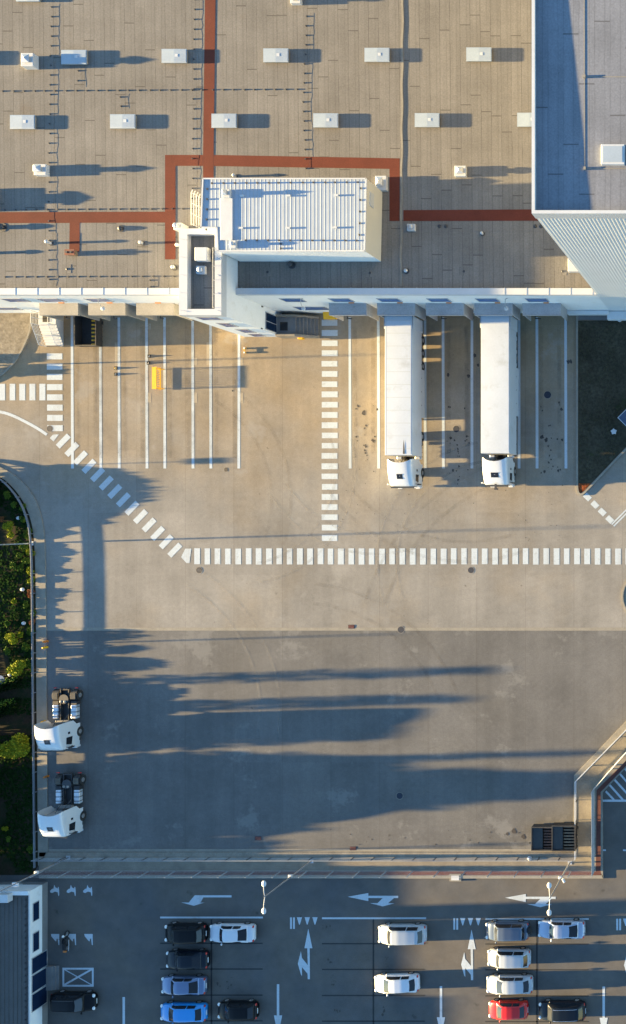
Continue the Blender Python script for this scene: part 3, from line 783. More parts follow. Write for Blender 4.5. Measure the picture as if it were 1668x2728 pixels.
# ------------------------------------------------------------------ high-bay building
HZ, HX0, HX1 = 34.7, -15.79, 24.
hb = thing('high_bay_building', 'very tall grey ribbed high-bay building with a pale flat roof and metal parapet', 'building', ((HX0+HX1)/2,YW,0)); org = tuple(hb.location)
def ribbed(p0, p1, z0, z1, pitch=.26, depth=.004):
    L = math.dist(p0,p1); dx, dy = (p1[0]-p0[0])/L, (p1[1]-p0[1])/L; nx_, ny_ = dy, -dx
    prof = []; n = int(L/pitch)
    for i in range(n):
        for a, d_ in ((0,0),(.5,0),(.6,1),(.9,1)): prof.append(((i+a)*pitch, d_*depth))
    prof.append((L,0))
    pts = [(p0[0]+dx*a+nx_*d_, p0[1]+dy*a+ny_*d_) for a,d_ in prof]
    return G().grid([[(x,y,z0) for x,y in pts],[(x,y,z1) for x,y in pts]])
ribbed((HX0,YW-.0),(HX1,YW-.0),0,HZ-.3).build('ribbed_wall', wall_rib, hb, org)
ribbed((HX0,WN+4),(HX0,YW),0,HZ-.3).build('ribbed_wall', wall_dark, hb, org)
G().quad((HX1,YW,0),(HX1,WN+4,0),(HX1,WN+4,HZ),(HX1,YW,HZ)).quad((HX1,WN+4,0),(HX0,WN+4,0),(HX0,WN+4,HZ),(HX1,WN+4,HZ)).build('wall', wall_rib, hb, org)
g = G(); pw = .17
for a,b,c_,d_ in ((HX0-.04,HX0+pw,YW-.05,WN+4),(HX0+pw,HX1,YW-.05,YW+pw),(HX1-pw,HX1+.05,YW+pw,WN+4)): g.box(a,b,c_,d_,HZ-1.2,HZ)
g.build('parapet', coping, hb, org)
G().add([(HX0+pw,YW+pw,HZ-.40),(HX1-pw,YW+pw,HZ-.40),(HX1-pw,WN+4,HZ+.08-.02),(HX0+pw,WN+4,HZ+.08-.02)],[(0,1,2,3)]).build('roof', roof_grey, hb, org)
rz_ = lambda y: HZ-.40+(y-YW-pw)*(.46/(WN+4-YW-pw))
x0_, y0_ = P(1602,439,HZ-.2); x1_, y1_ = P(1664,386,HZ-.2)
sk_ = G().box(x0_,x1_,y0_,y1_,rz_(y0_)-.1,HZ-.06).build('skylight', white_metal, hb, org, bevel=.02)
G().box(x0_+.13,x1_-.13,y0_+.13,y1_-.13,HZ-.062,HZ-.03).build('dome', sky_poly, sk_, org)
xr = PX(1557,HZ-.2); ya, yb = PY(447,HZ-.2), WN
g = G()
for k in range(12): g.add([(xr-.02,ya+k*3,rz_(ya+k*3)),(xr+.02,ya+k*3,rz_(ya+k*3)),(xr+.02,ya+k*3+3,rz_(ya+k*3+3)),(xr-.02,ya+k*3+3,rz_(ya+k*3+3)),(xr-.02,ya+k*3,rz_(ya+k*3)+.018),(xr+.02,ya+k*3,rz_(ya+k*3)+.018),(xr+.02,ya+k*3+3,rz_(ya+k*3+3)+.018),(xr-.02,ya+k*3+3,rz_(ya+k*3+3)+.018)],[(4,5,6,7),(0,1,5,4),(1,2,6,5),(2,3,7,6),(3,0,4,7)])
for py in (447,203):
    y = PY(py,HZ-.2); g.box(xr, xr+9, y-.02, y+.02, rz_(y)-.02, rz_(y)+.018); g.cbox((xr,y,rz_(y)+.07),(.14,.2,.14))
g.build('lightning_conductor', kerb_c, hb, org)
# low ledges at the foot of the high building
G().box(PX(1512,1.6),PX(1621,1.6),YW-.42,YW-.04,1.0,1.75).build('ledge', wall_rib, hb, org, bevel=.03)
G().box(PX(1616,1.6),PX(1780,1.6),YW-.85,YW-.04,.5,1.3).build('ledge', wall_rib, hb, org, bevel=.03)
lx, ly = P(1514,688,ZR+.6)
G().box(HX0-.75,HX0-.005,PY(727,ZR+.6),PY(690,ZR+.6),ZR+.02,ZR+1.2)
x = PX(1513,ZR+.6)
tag(G().box(x, x+1.5, PY(723,ZR+.6), PY(688,ZR+.6), ZR, ZR+.62).build('louvre_box', white_metal, None, (x+.7,PY(705,ZR+.6),ZR), bevel=.03), 'white louvred box on the roof against the tall grey building', 'vent box')

# ------------------------------------------------------------------ roof equipment
def roof_vent(px0, py0, px1, py1, hb_, hc, label, kind='pyramid', z0=ZR, g_='square roof vents'):
    z = z0+hb_; xa, ya = P(px0,py1,z); xb, yb = P(px1,py0,z); cx, cy = (xa+xb)/2, (ya+yb)/2; a, b = (xb-xa)/2, (yb-ya)/2
    t = thing('roof_vent', label, 'roof vent', (cx,cy,z0), 0, g_)
    G().box(-a,a,-b,b,-.02,hb_).build('curb', white_metal, t, bevel=.03)
    if kind == 'pyramid':
        k = .62
        G().box(-a*k*.7,a*k*.7,-b*k*.7,b*k*.7,hb_,hc-.18).build('neck', grey_metal, t)
        h = hc-.2; q = [(-a*k,-b*k),(a*k,-b*k),(a*k,b*k),(-a*k,b*k)]
        g = G().add([(x,y,h) for x,y in q]+[(x,y,h+.05) for x,y in q]+[(0,0,hc+.06)],[(3,2,1,0),(0,1,5,4),(1,2,6,5),(2,3,7,6),(3,0,4,7),(4,5,8),(5,6,8),(6,7,8),(7,4,8)])
        g.build('hood', galv, t)
    else:
        G().tube((0,0,hb_),(0,0,hc-.2),min(a,b)*.45,n=14).build('neck', white_metal, t)
        G().ball((0,0,hc-.2),min(a,b)*.75,14,6,(1,1,.7),True).build('cowl', galv, t, smooth=True)
    return t
roof_vent(56,141,88,176,.75,1.15,'square roof vent with a pyramid hood left of the upper skylight row')
roof_vent(90,437,122,466,.5,1.05,'lone square roof vent casting a long stepped shadow above the red walkway')
roof_vent(1211,441,1241,469,.4,.75,'square roof vent with a pyramid hood on the roof left of the tall grey building')
roof_vent(1000,468,1029,506,.5,1.1,'square roof vent at the north-east corner of the white plant room')
roof_vent(1084,596,1105,614,.35,.7,'small box vent with a round cowl beside the raised roof joint','cowl')
roof_vent(773,-16,800,8,.45,.9,'roof vent half cut off by the top edge of the photo')
roof_vent(-60,500,-10,560,.45,.95,'wide roof vent whose shadow falls on the left edge of the roof')
roof_vent(592,503,612,526,.3,.75,'small hooded vent on the left end of the ribbed plant room roof','pyramid',pz)
roof_vent(612,640,628,660,.3,.65,'little vent with a shiny round cowl on the plant room edge','cowl',pz)
roof_vent(462,593,483,612,1.2,1.7,'box vent with round cowl at the corner of the stair tower','cowl')
roof_vent(522,708,546,729,.35,.65,'small vent with round cowl inside the stair tower roof','cowl',TZ-.62)
x, y = P(537,677,TZ)
t = thing('air_conditioner', 'white square air conditioning unit inside the stair tower roof', 'air conditioner', (x,y,TZ-.62))
G().box(-.56,.56,-.6,.6,.06,.75).build('casing', white_metal, t, bevel=.06)
g = G()
for a in (-.45,.4): g.box(a,a+.06,-.58,.58,0,.06)
g.build('feet', dark_metal, t)
def elbow(px, py, h, label, r=.11, mat=white_metal, dx=.25):
    x, y = P(px,py,ZR); t = thing('vent_pipe', label, 'vent pipe', (x,y,ZR), 0, 'vent pipes on the roof')
    G().tube((0,0,-.02),(0,0,.04),r*2.2,r*2.0,12).build('collar', dark_metal, t)
    G().tube((0,0,.04),(0,0,h-.12),r,n=12).build('pipe', mat, t)
    G().ball((0,0,h-.12),r*1.5,12,5,(1,1,.8),True).build('cap', mat, t, smooth=True)
elbow(136,648,.75,'white vent pipe on the lower left roof, left of the red stub walkway')
elbow(380,648,.5,'pale vent pipe between the red stub walkway and the stair tower')
elbow(465,713,.4,'short vent pipe just left of the stair tower',.13,galv)
elbow(478,655,.5,'vent pipe at the end of the red walkway by the stair tower',.12)
elbow(1286,623,.45,'thin white vent pipe leaning on the shaded right part of the roof',.1)
elbow(1083,722,.3,'short conical vent beside the raised joint near the parapet',.13,galv)
elbow(778,706,.5,'dark vent pipe in the shadow below the plant room',.17,dark_metal)
elbow(8,606,.4,'dark squat vent pipe at the left edge of the roof',.2,dark_metal)
elbow(-45,675,.55,'vent pipe off the left edge of the roof',.14)
elbow(322,609,.2,'dark low vent on the pale strip of roof below the red walkway',.16,dark_metal)
elbow(628,470,.5,'small white vent pipe just above the plant room',.1)
for px, py, l in ((1171,603,'left dome of the dark pair near the raised joint'),(1188,603,'right dome of the dark pair near the raised joint'),(1426,603,'left dome of the dark pair next to the tall building'),(1442,603,'right dome of the dark pair next to the tall building')):
    x, y = P(px,py,ZR); tag(G().ball((x,y,ZR),.19,12,5,(1,1,.6),True).build('dome_vent', dark_metal, None, (x,y,ZR), smooth=True), 'small dark dome vent, '+l, 'roof vent', 'dark dome vents')
x, y = P(196,676,ZR); t = thing('chimney', 'squat brown brick chimney at the end of the red stub walkway', 'chimney', (x,y,ZR))
G().box(-.38,.38,-.22,.22,-.02,.5).build('stack', wood_m, t); G().box(-.44,.44,-.27,.27,.5,.58).build('cap', rust_m, t)
for a in (-.2,.2): G().tube((a,0,.58),(a,0,.72),.1,n=10).build('pot', dark_metal, t)
for px, py, l in ((178,716,'left of the stair tower near the lower left parapet'),(712,724,'in the deep shadow below the plant room'),(985,726,'below the right end of the plant room'),(1235,722,'in the middle of the shaded right roof'),(1498,722,'at the foot of the tall grey building')):
    x, y = P(px,py,ZR); t = thing('roof_drain', 'square roof drain '+l, 'roof drain', (x,y,ZR), 0, 'roof drains')
    G().box(-.4,.4,-.4,.4,-.01,.014).build('patch', roof_sheet, t); G().ball((.03,-.03,.014),.12,10,4,(1,1,.5),True).build('outlet', dark_metal, t)
# white guard railing beside the plant room
x = PX(534,ZR); ya, yb = PY(611,ZR), PY(518,ZR)
t = thing('guard_railing', 'white four-rail guard railing on the roof left of the plant room', 'railing', (x,(ya+yb)/2,ZR)); org = tuple(t.location)
g = G()
for k in range(4):
    z = ZR+.25+k*.42; g.path([(x,ya,z),(x,yb-.3,z),(x+.12,yb,z-.05)], .035)
g.build('rails', white_metal, t, org)
g = G()
for k in range(4): g.tube((x,ya+.1+k*.95,ZR),(x,ya+.1+k*.95,ZR+1.52),.03)
g.build('posts', white_metal, t, org)
# lightning conductors: cable with holder blocks
def conductor(pts, step, label, cable=True, wav=.12):
    path = PP(pts, ZR); t = thing('lightning_conductor', label, 'lightning conductor', (*path[0],ZR), 0, 'lightning conductors on the roof'); org = tuple(t.location)
    rr = random.Random(len(pts)*7+int(pts[0][0]))
    for i,(x,y,a) in enumerate(along(path, step, .3)):
        x += rr.uniform(-.05,.05)
        G().tube((x,y,ZR),(x,y,ZR+.075),.085,.055,8).build('holder', dark_metal, t, org)
    if cable:
        q = [(x+rr.uniform(-.02,wav), y, ZR+.035) for x,y,a in along(path, .45)]
        g = G().path([(a+.38 if abs(path[0][0]-path[-1][0]) < abs(path[0][1]-path[-1][1]) else a, b, c_) for a,b,c_ in q], .006, 4); g.build('cable', dark_metal, t, org)
conductor([(138,10),(131,450),(131,765)], .9, 'lightning conductor down the far left of the roof')
conductor([(519,-10),(512,560)], .92, 'lightning conductor just left of the upright red walkway')
conductor([(817,35),(808,280),(816,462)], .88, 'lightning conductor up the middle of the roof')
conductor([(0,243),(800,238)], .97, 'lightning conductor across the roof between the two skylight rows', True, .02)
conductor([(5,559),(510,556)], .97, 'lightning conductor running along the top of the left red walkway', True, .02)
conductor([(5,738),(472,736)], .98, 'lightning conductor along the lower left parapet', True, .02)
conductor([(208,180),(208,236)], .92, 'short lightning conductor below the upper left skylight')
conductor([(322,250),(322,300)], .85, 'short lightning conductor above the second lower skylight')
conductor([(400,738),(402,765)], .6, 'short stub lightning conductor near the stair tower parapet')

# ------------------------------------------------------------------ gatehouse, bottom left
gz = 2.5; gx1 = PX(79,gz); gy1 = PY(2374,gz); gx0, gy0 = PX(-330,gz), PY(2900,gz)
gh = thing('gatehouse', 'low gatehouse with white wall, dark windows and a ribbed grey roof at the bottom left', 'gatehouse', ((gx0+gx1)/2,(gy0+gy1)/2,0)); org = tuple(gh.location)
g = G(); g.box(gx0,gx1,gy0,gy1,.75,gz-.02); g.build('wall', wall_w, gh, org)
G().box(gx0-.0,gx1+.02,gy0,gy1+.02,0,.76).build('plinth', grey_plinth, gh, org)
rx1, ry1 = PX(76,gz), PY(2384,gz)
rf = G().poly([(gx0,gy0),(rx1,gy0),(rx1,ry1),(gx0,ry1)], gz+.02).build('roof', gate_roof, gh, org)
g = G(); x = rx1-.25
while x > gx0: g.box(x-.03,x+.03,gy0,ry1-.25,gz+.02,gz+.06); x -= .42
g.build('roof_seams', gate_roof, rf, org)
g = G(); g.box(rx1-.1,rx1,gy0,ry1,gz+.02,gz+.07)
for i in range(24): g.cbox((rx1-.28,ry1-.5-i*.62,gz+.08),(.16,.16,.1)); g.cbox((rx1-.05,ry1-.3-i*.62,gz+.09),(.06,.1,.1))
g.build('gutter', dark_metal, gh, org)
G().box(gx0,rx1+.05,ry1,gy1+.02,gz-.02,gz+.12).build('parapet', wall_w, gh, org)
def gwin(py0, py1, z0, z1, nm='window'):
    ya, yb = PY(py1,1.6), PY(py0,1.6)
    o = G().box(gx1-.02,gx1+.04,ya,yb,z0,z1).build(nm, grey_metal, gh, org)
    G().box(gx1,gx1+.06,ya+.08,yb-.08,z0+.08,z1-.08).build('pane', glass_n, o, org)
gwin(2402,2452,1.2,2.1); gwin(2482,2533,1.2,2.1)
for a,b in ((2546,2590),(2592,2640),(2642,2690)): gwin(a,b,.1,2.25,'entrance_door')
x, y = P(132,2606,.2)
t = thing('entrance_step', 'pale two-step entrance platform in front of the gatehouse doors', 'step', (x,y,0))
G().box(-.9,.3,-1.2,1.2,0,.3).build('platform', slab, t); G().box(.3,.58,-1.2,1.2,0,.2).box(.58,.85,-1.2,1.2,0,.1).build('steps', slab, t)
x, y = P(10,2392,gz+.5); t = thing('air_conditioner', 'white air conditioning box on the gatehouse roof corner', 'air conditioner', (x,y,gz+.02))
G().box(-.6,.6,-.4,.4,.06,.75).build('casing', white_metal, t, bevel=.05); G().tube((.0,-.4,.4),(.0,-.43,.4),.28,n=14).build('fan', dark_metal, t); G().box(-.5,-.42,-.38,.38,0,.06).box(.42,.5,-.38,.38,0,.06).build('feet', dark_metal, t)
x, y = P(40,2357,3.2); t = thing('floodlight', 'pale floodlight on a short bracket at the gatehouse top edge', 'floodlight', (x,y,gz))
G().tube((0,-.3,-.3),(0,0,.5),.04).build('bracket', galv, t); G().cbox((0,0,.62),(.6,.45,.22)).build('housing', white_metal, t, bevel=.05)
x, y = P(11,2370,2.9); t = thing('satellite_dish', 'thin round wire dish at the top left corner of the gatehouse', 'dish', (x,y,gz))
g = G(); ringp = [(.35*math.cos(2*PI*i/20), .3*math.sin(2*PI*i/20), .45+.08*math.sin(2*PI*i/20)) for i in range(21)]; g.path(ringp, .022, 6); g.path([(p[0]*.5,p[1]*.5,p[2]-.08) for p in ringp], .015, 5)
for i in range(0,20,5): g.tube(ringp[i], (0,0,.3), .012, n=5)
g.build('dish_frame', galv, t); G().tube((0,0,0),(0,0,.32),.03).build('mast', galv, t)
# ------------------------------------------------------------------ cars
def lerp(a, b, t): return a+(b-a)*t
def interp(tab, x):
    if x <= tab[0][0]: return tab[0][1:]
    for a, b in zip(tab, tab[1:]):
        if x <= b[0]:
            k = (x-a[0])/(b[0]-a[0]); return tuple(lerp(p,q,k) for p,q in zip(a[1:],b[1:]))
    return tab[-1][1:]
KIND = {  # hood end, roof front, roof rear, rear glass foot, height, deck height, hood height, pinch at the tail
 'sedan': (.25,.37,.68,.87,1.43,.98,.92,.0),
 'hatch': (.22,.38,.82,.945,1.5,1.0,.95,.0),
 'suv':   (.23,.335,.90,.975,1.7,1.05,1.02,.0),
 'wagon': (.21,.33,.87,.965,1.72,1.06,1.0,.0),
 'box':   (.22,.33,.87,.93,1.76,1.05,1.05,.0),
}
rim_m = M('wheel_rim', (.3,.3,.31), .35, .05, 2, 9, .05, metal=.6)
def car(label, px0, px1, py0, py1, paint, kind, rot=0., rails=None, pano=False, L=None, W=1.8, spare=False, flip=False, scoop=False, mirror=None):
    zc = .8
    xa, ya = P(px0,py1,zc); xb, yb = P(px1,py0,zc)
    L = L or (xb-xa)
    t = thing('parked_car', label, 'car', ((xa+xb)/2,(ya+yb)/2,.004), rot+(PI if flip else 0), 'cars parked in the car park')
    h0, rf, rr_, r1, hh, deck, hood, _ = KIND[kind]; w = W/2
    X = lambda f: -L/2+f*L
    st_ = [(0,.60,.50,.32),(.012,.74,.60,.24),(.04,.86,.68,.2),(.1,.95,hood-.14,.2),(.17,.985,hood-.05,.2),(h0,1.,hood+.0,.2),(.5,1.,hood+.03,.2),(rr_,.995,deck-.01,.2),(.93,.95,deck-.04,.2),(.97,.88,deck-.1,.24),(.99,.78,.74,.28),(1.,.66,.6,.34)]
    rows = []
    for f in sorted(set([s[0] for s in st_]+[.07,.3,.4,.6,.75,.85])):
        hw, zt, zb = interp(st_, f); hw *= w
        half = [(0,zt+.035),(.4*hw,zt+.028),(.72*hw,zt+.008),(.88*hw,zt-.03),(.97*hw,zt-.11),(1.*hw,zt-.24),(.985*hw,(zt+zb)/2-.04),(.96*hw,zb+.06),(.85*hw,zb)]
        rows.append([(X(f),y,z) for y,z in half[::-1]] + [(X(f),-y,z) for y,z in half[1:]])
    g = G().grid(rows); n = len(rows[0]); g.f.append(tuple(range(n-1,-1,-1))); g.f.append(tuple(range(len(g.v)-n,len(g.v))))
    body = g.build('body', paint, t, smooth=True, fix=True)
    # cabin
    cs = [(h0-.01,.86,hood+.03),(rf,.70,hh-.035),(rf+.26*(rr_-rf),.71,hh),(rf+.6*(rr_-rf),.705,hh-.04),(rr_,.69 if kind != 'sedan' else .66,hh-.125),(r1,.80 if kind == 'sedan' else .78,deck+.02)]
    def top(f, u):
        ht, zt = interp(cs, f); return (X(f), u*ht*w, zt-.012*u*u-.05*abs(u)**6)
    def side(f, v, s):
        ht, zt = interp(cs, f); z = lerp(zt-.062, hood-.04, v); y = lerp(ht, .95, v**.9)
        return (X(f), s*y*w, z)
    fs = []
    for a, b in zip(cs, cs[1:]):
        for k in range(4): fs.append(lerp(a[0], b[0], k/4))
    fs.append(cs[-1][0])
    rows = []
    for f in fs:
        r = [side(f,v,1) for v in (1,.66,.33,0)] + [top(f,u) for u in (.8,.5,0,-.5,-.8)] + [side(f,v,-1) for v in (0,.33,.66,1)]
        rows.append(r)
    g = G().grid(rows); n = len(rows[0]); g.f.append(tuple(range(n-1,-1,-1))); g.f.append(tuple(range(len(g.v)-n,len(g.v))))
    cabin = g.build('cabin', paint, t, smooth=True, fix=True)
    def patch(f0, f1, u0, fn, nm, mat, lift, nx=5, nu=8, bow=0.):
        rows = []
        for i in range(nx+1):
            r = []
            for j in range(nu+1):
                u = -u0+2*u0*j/nu; f = lerp(f0,f1,i/nx) + bow*(u*u)
                x,y,z = fn(f,u); r.append((x,y,z+lift))
            rows.append(r)
        return G().grid(rows).build(nm, mat, t, smooth=True)
    patch(h0+.012, rf-.012, .9, top, 'windshield', glass_w, .014, bow=.018)
    patch(rr_+.012, r1-.012, .86, top, 'rear_window', glass_d, .014, bow=-.012)
    if pano: patch(rr_-.13, rr_-.012, .8, top, 'glass_roof', glass_p, .012)
    mid = (rf+rr_)/2+.03
    for s in (1,-1):
        for fa, fb in ((rf-.075, mid-.008),(mid+.012, (rr_+.045) if kind == 'sedan' else rr_-.01)):
            rows = []
            for i in range(7):
                f = lerp(fa,fb,i/6); r = []
                for j in range(4):
                    v = lerp(.1,.82,j/3); x,y,z = side(f,v,s); r.append((x, y+s*.012, z+.006))
                rows.append(r)
            G().grid(rows).build('side_window', glass_d, t, smooth=True)
        g = G().ball((X(rf-.07), s*(w+.1), hood+.06), .12, 10, 6, (.7,1.,.75)); g.tube((X(rf-.07),s*w*.9,hood),(X(rf-.07),s*(w+.05),hood+.05),.03)
        g.build('wing_mirror', paint if mirror is None else mirror, t, smooth=True)
        G().ball((X(.035), s*w*.70, .62+(hood-.92)*.8), .2, 12, 6, (.8,.95,.5)).build('headlight', lamp_glass, t, smooth=True)
        G().ball((X(.972), s*w*.76, .78), .16, 10, 6, (.5,.9,.9)).build('taillight', red_lamp, t, smooth=True)
        for f in (.185,.80):
            wl = G().tube((X(f), s*(w-.2), .32),(X(f), s*(w+.012), .32), .32, n=20).build('wheel', tyre_m, t)
            G().tube((X(f), s*(w+.0), .32),(X(f), s*(w+.022), .32), .2, .18, n=16).build('rim', rim_m, wl)
    if rails:
        for s in (1,-1):
            pts = [(X(lerp(rf+.02,rr_-.02,i/8)), s*.6*w, top(lerp(rf+.02,rr_-.02,i/8),.86*s)[2]+(.05 if 0 < i < 8 else .0)) for i in range(9)]
            G().path(pts, .028, 6).build('roof_rail', rails, t)
    if spare: G().tube((X(1.),.1,.85),(X(1.)+.2,.1,.85),.33,n=20).build('spare_wheel', tyre_m, t)
    G().box(X(0)-.01, X(0)+.03, -.26,.26,.4,.5).build('number_plate', lamp_glass, t)
    G().box(X(1)-.03, X(1)+.012, -.26,.26,.62,.72).build('number_plate', lamp_glass, t)
    return t
wht = car_paint('white_car_paint', (.46,.49,.54), spec=.3, coat=.2); wht_sun = car_paint('sunlit_white_car_paint', (.29,.325,.37), spec=.3, coat=.2)  # same white, toned down in colour for cars standing in full sun
blk = car_paint('black_car_paint', (.004,.005,.007), spec=.16, coat=.0); blk2 = car_paint('dark_blue_car_paint', (.005,.009,.016), spec=.22, coat=.05)
sil = car_paint('silver_blue_car_paint', (.12,.165,.27), .5, .32); blu = car_paint('bright_blue_car_paint', (.01,.2,.52))
gry = car_paint('grey_blue_car_paint', (.3,.35,.45), .4, .3); dkb = car_paint('slate_blue_car_paint', (.07,.095,.14), .3, .3)
red = car_paint('red_car_paint', (.42,.008,.008))
chrome = M('chrome', (.7,.7,.72), .15, .02, 2, 9, .02, metal=.9)
car('black estate car parked nose left in the top row, next to the white saloon', 437,548,2462,2513, blk, 'wagon', W=1.85)
car('white saloon with a dark rear window in the shaded left block', 556,678,2462,2513, wht, 'sedan')
car('black saloon with pale headlights, second in the left column', 440,553,2533,2584, blk2, 'sedan')
car('silver blue saloon, third in the left column above the bright blue car', 427,548,2601,2653, sil, 'sedan')
car('bright blue hatchback at the bottom of the left column', 424.5,549,2672,2725, blu, 'hatch')
car('black hatchback at the bottom, alone right of the bright blue car', 578,685,2668,2720, blk, 'hatch', W=1.76)
car('black car in deep shadow in front of the gatehouse doors', 134,252,2645,2696, blk, 'wagon', rails=dark_metal, flip=True)
car('big white people carrier with roof rails in the middle block', 1006,1135,2461,2520, wht_sun, 'wagon', W=1.92)
car('white hatchback alone below the white people carrier', 996,1116,2594,2649, wht, 'hatch', rot=.03)
car('slate blue off-roader with a spare wheel on its tail', 1293,1409,2454,2508, dkb, 'box', spare=True, W=1.8)
car('pale blue saloon parked behind the slate off-roader', 1432,1558,2452,2503, gry, 'sedan', rot=-.01, mirror=lamp_glass)
car('white hatchback, upper of the two in the right column', 1298,1413,2528,2579, wht_sun, 'wagon', rot=-.01, W=1.74)
car('white hatchback, lower of the two, directly above the red car', 1295,1419,2597,2652, wht_sun, 'hatch', rot=.01)
car('bright red hatchback at the bottom right', 1301,1406,2666,2718, red, 'hatch', W=1.76)
car('black car with chrome roof rails to the right of the red one', 1434,1560,2667,2722, blk2, 'wagon', rails=chrome, W=1.85)

# ------------------------------------------------------------------ lorries
def cab_sections(): return [(0.,1.06,2.75),(.05,1.16,2.92),(.18,1.21,3.04),(.5,1.235,3.24),(1.,1.245,3.48),(1.6,1.25,3.66),(2.1,1.25,3.72),(2.3,1.25,3.73)]
def tractor(label, px0, px1, pyf, z=3.6, bobtail=True, sun_w=.36, camera=False):
    """cab-over tractor unit, nose pointing down the photograph"""
    xa, xb = PX(px0,z), PX(px1,z); yf = PY(pyf,z-.6)
    t = thing('tractor_unit', label, 'lorry', ((xa+xb)/2, yf, .006), 0, 'white cab-over tractor units')
    cs = cab_sections(); rows = []
    ys = [0.,.05,.18,.34,.5,.75,1.,1.3,1.6,1.85,2.1,2.3]
    for i, y in enumerate(ys):
        hw, zt = interp(cs, y); ext = .42 if y >= 2.29 else (.16 if y >= 2.05 else 0.)
        prof = [(0,zt),(.35,zt-.005),(.62,zt-.015),(.8,zt-.045),(.9,zt-.11),(.955,zt-.22),(.98,zt-.4),(1.,zt-.9),(1.,1.55),(1.,1.05),(.99,.5)]
        r = [(u*hw, y+ext*abs(u)**2.2, zz) for u,zz in prof[::-1]] + [(-u*hw, y+ext*abs(u)**2.2, zz) for u,zz in prof[1:]]
        if y >= 2.05: r = [(x, yy if zz > 1.2 else y, zz) for x,yy,zz in r]
        rows.append(r)
    g = G().grid(rows); n = len(rows[0]); g.f.append(tuple(range(n-1,-1,-1)))
    g.build('cab', cab_w, t, smooth=True, fix=True)
    G().box(-1.17,1.17,2.02,2.06,.9,3.5).build('cab_back', grey_metal, t)
    G().box(-1.1,1.1,-.03,.05,1.75,2.62).build('windshield', glass_d, t, bevel=.02)
    G().add([(-1.15,-.16,2.62),(1.15,-.16,2.62),(1.15,.02,2.8),(-1.15,.02,2.8),(-1.15,-.16,2.59),(1.15,-.16,2.59),(1.15,.02,2.77),(-1.15,.02,2.77)],[(0,1,2,3),(4,7,6,5),(0,4,5,1)]).build('sun_visor', dark_metal, t)
    G().box(-1.2,1.2,-.12,.12,.35,1.05).build('bumper', cab_w, t, bevel=.06)
    zr = lambda y: interp(cs, y)[1]
    ya, yb = .72, 1.2
    g = G().add([(-sun_w,ya,zr(ya)+.02),(sun_w,ya,zr(ya)+.02),(sun_w,yb,zr(yb)+.02),(-sun_w,yb,zr(yb)+.02)],[(0,1,2,3)])
    sr = g.build('sunroof', glass_d, t)
    for s in (-1,1):
        xo = s*1.252
        g = G().add([(xo,.42,1.75),(xo,1.2,1.65),(xo,1.2,2.55),(xo,.55,2.55)],[(0,1,2,3)]); g.v = [(x+s*.008,y,z_) for x,y,z_ in g.v]; g.build('side_window', glass_d, t)
        G().box(s*1.24,s*1.26,1.5,1.72,2.,2.3).build('side_window', glass_d, t)
        m_ = G().cbox((s*1.48,.22,2.15),(.2,.14,.75)).build('wing_mirror', cab_w if s < 0 else dark_metal, t, bevel=.04)
        G().path([(s*1.24,.3,2.55),(s*1.44,.22,2.5)], .03).path([(s*1.24,.3,1.75),(s*1.44,.22,1.8)], .03).build('mirror_arm', dark_metal, m_)
        G().cbox((s*.9,-.1,.75),(.42,.14,.22)).build('headlight', lamp_glass, t, bevel=.03)
        G().box(s*1.05,s*1.255,.55,1.15,.45,.62).build('cab_step', dark_metal, t)
        fw = G().tube((s*.92,1.42,.5),(s*1.26,1.42,.5),.5,n=24).build('wheel', tyre_m, t)
        G().tube((s*1.2,1.42,.5),(s*1.275,1.42,.5),.29,.2,n=18).build('rim', rim_m, fw)
        rw = G().tube((s*.62,5.05,.5),(s*1.24,5.05,.5),.5,n=24).build('wheel', tyre_m, t)
        G().tube((s*1.1,5.05,.5),(s*1.255,5.05,.5),.29,.22,n=18).build('rim', rim_m, rw)
        # ribbed mudguard over the rear axle
        rows = []
        for i in range(9):
            a = PI*(.04+.92*i/8); rows.append([(s*.6, 5.05-.6*math.cos(a)*1.05, .5+.6*math.sin(a)),(s*1.22, 5.05-.6*math.cos(a)*1.05, .5+.6*math.sin(a))])
        fd = G().grid(rows).build('mudguard', chassis_m, t)
        g = G()
        for k in range(6): g.box(s*(.66+k*.085), s*(.70+k*.085), 4.75, 5.35, 1.07, 1.13)
        g.build('mudguard_ribs', ribs_m, fd)
        G().box(s*.62,s*1.2,4.17,4.52,.3,.98).build('shadow_block', chassis_m, t)  # invented box, added to close the sunlit gap before the rear wheel
        tk = G().box(s*.62,s*1.2,2.75,4.15,.42,1.02).build('fuel_tank', tank_m, t, bevel=.1)
        g = G()
        for yy in (3.0,3.42,3.9): g.box(s*.6,s*1.215,yy,yy+.07,.41,1.035)
        g.build('tank_straps', dark_metal, tk)
        G().box(s*.95,s*1.2,5.78,5.86,.7,.86).build('taillight', red_lamp, t)
        G().box(s*.36,s*.46,1.9,5.8,.75,1.0).build('chassis_rail', chassis_m, t)
    G().box(-.36,.36,2.0,5.7,.62,.72).box(-.36,.36,5.62,5.78,.72,.98).build('chassis_deck', chassis_m, t)
    G().box(-.85,.5,2.32,2.62,.72,1.12).build('battery_box', cab_light, t, bevel=.03)
    G().tube((0,4.75,1.02),(0,4.75,1.12),.46,n=20).build('fifth_wheel', dark_metal, t)
    g = G(); g.ball((-.28,4.5,1.05),.16,10,6).ball((.1,4.5,1.05),.16,10,6); g.build('air_tanks', cab_light, t, smooth=True)
    g = G()
    for a in (-.5,.15): g.path([(a,2.1,2.0),(a+.05,2.5,1.7),(a+.3,3.2,1.1)], .03)
    g.build('air_hoses', dark_metal, t)
    if camera: G().cbox((.0,-.15,3.1),(.2,.5,.12)).cbox((0,-.4,2.9),(.3,.14,.4)).build('mirror_camera', dark_metal, t)
    return t
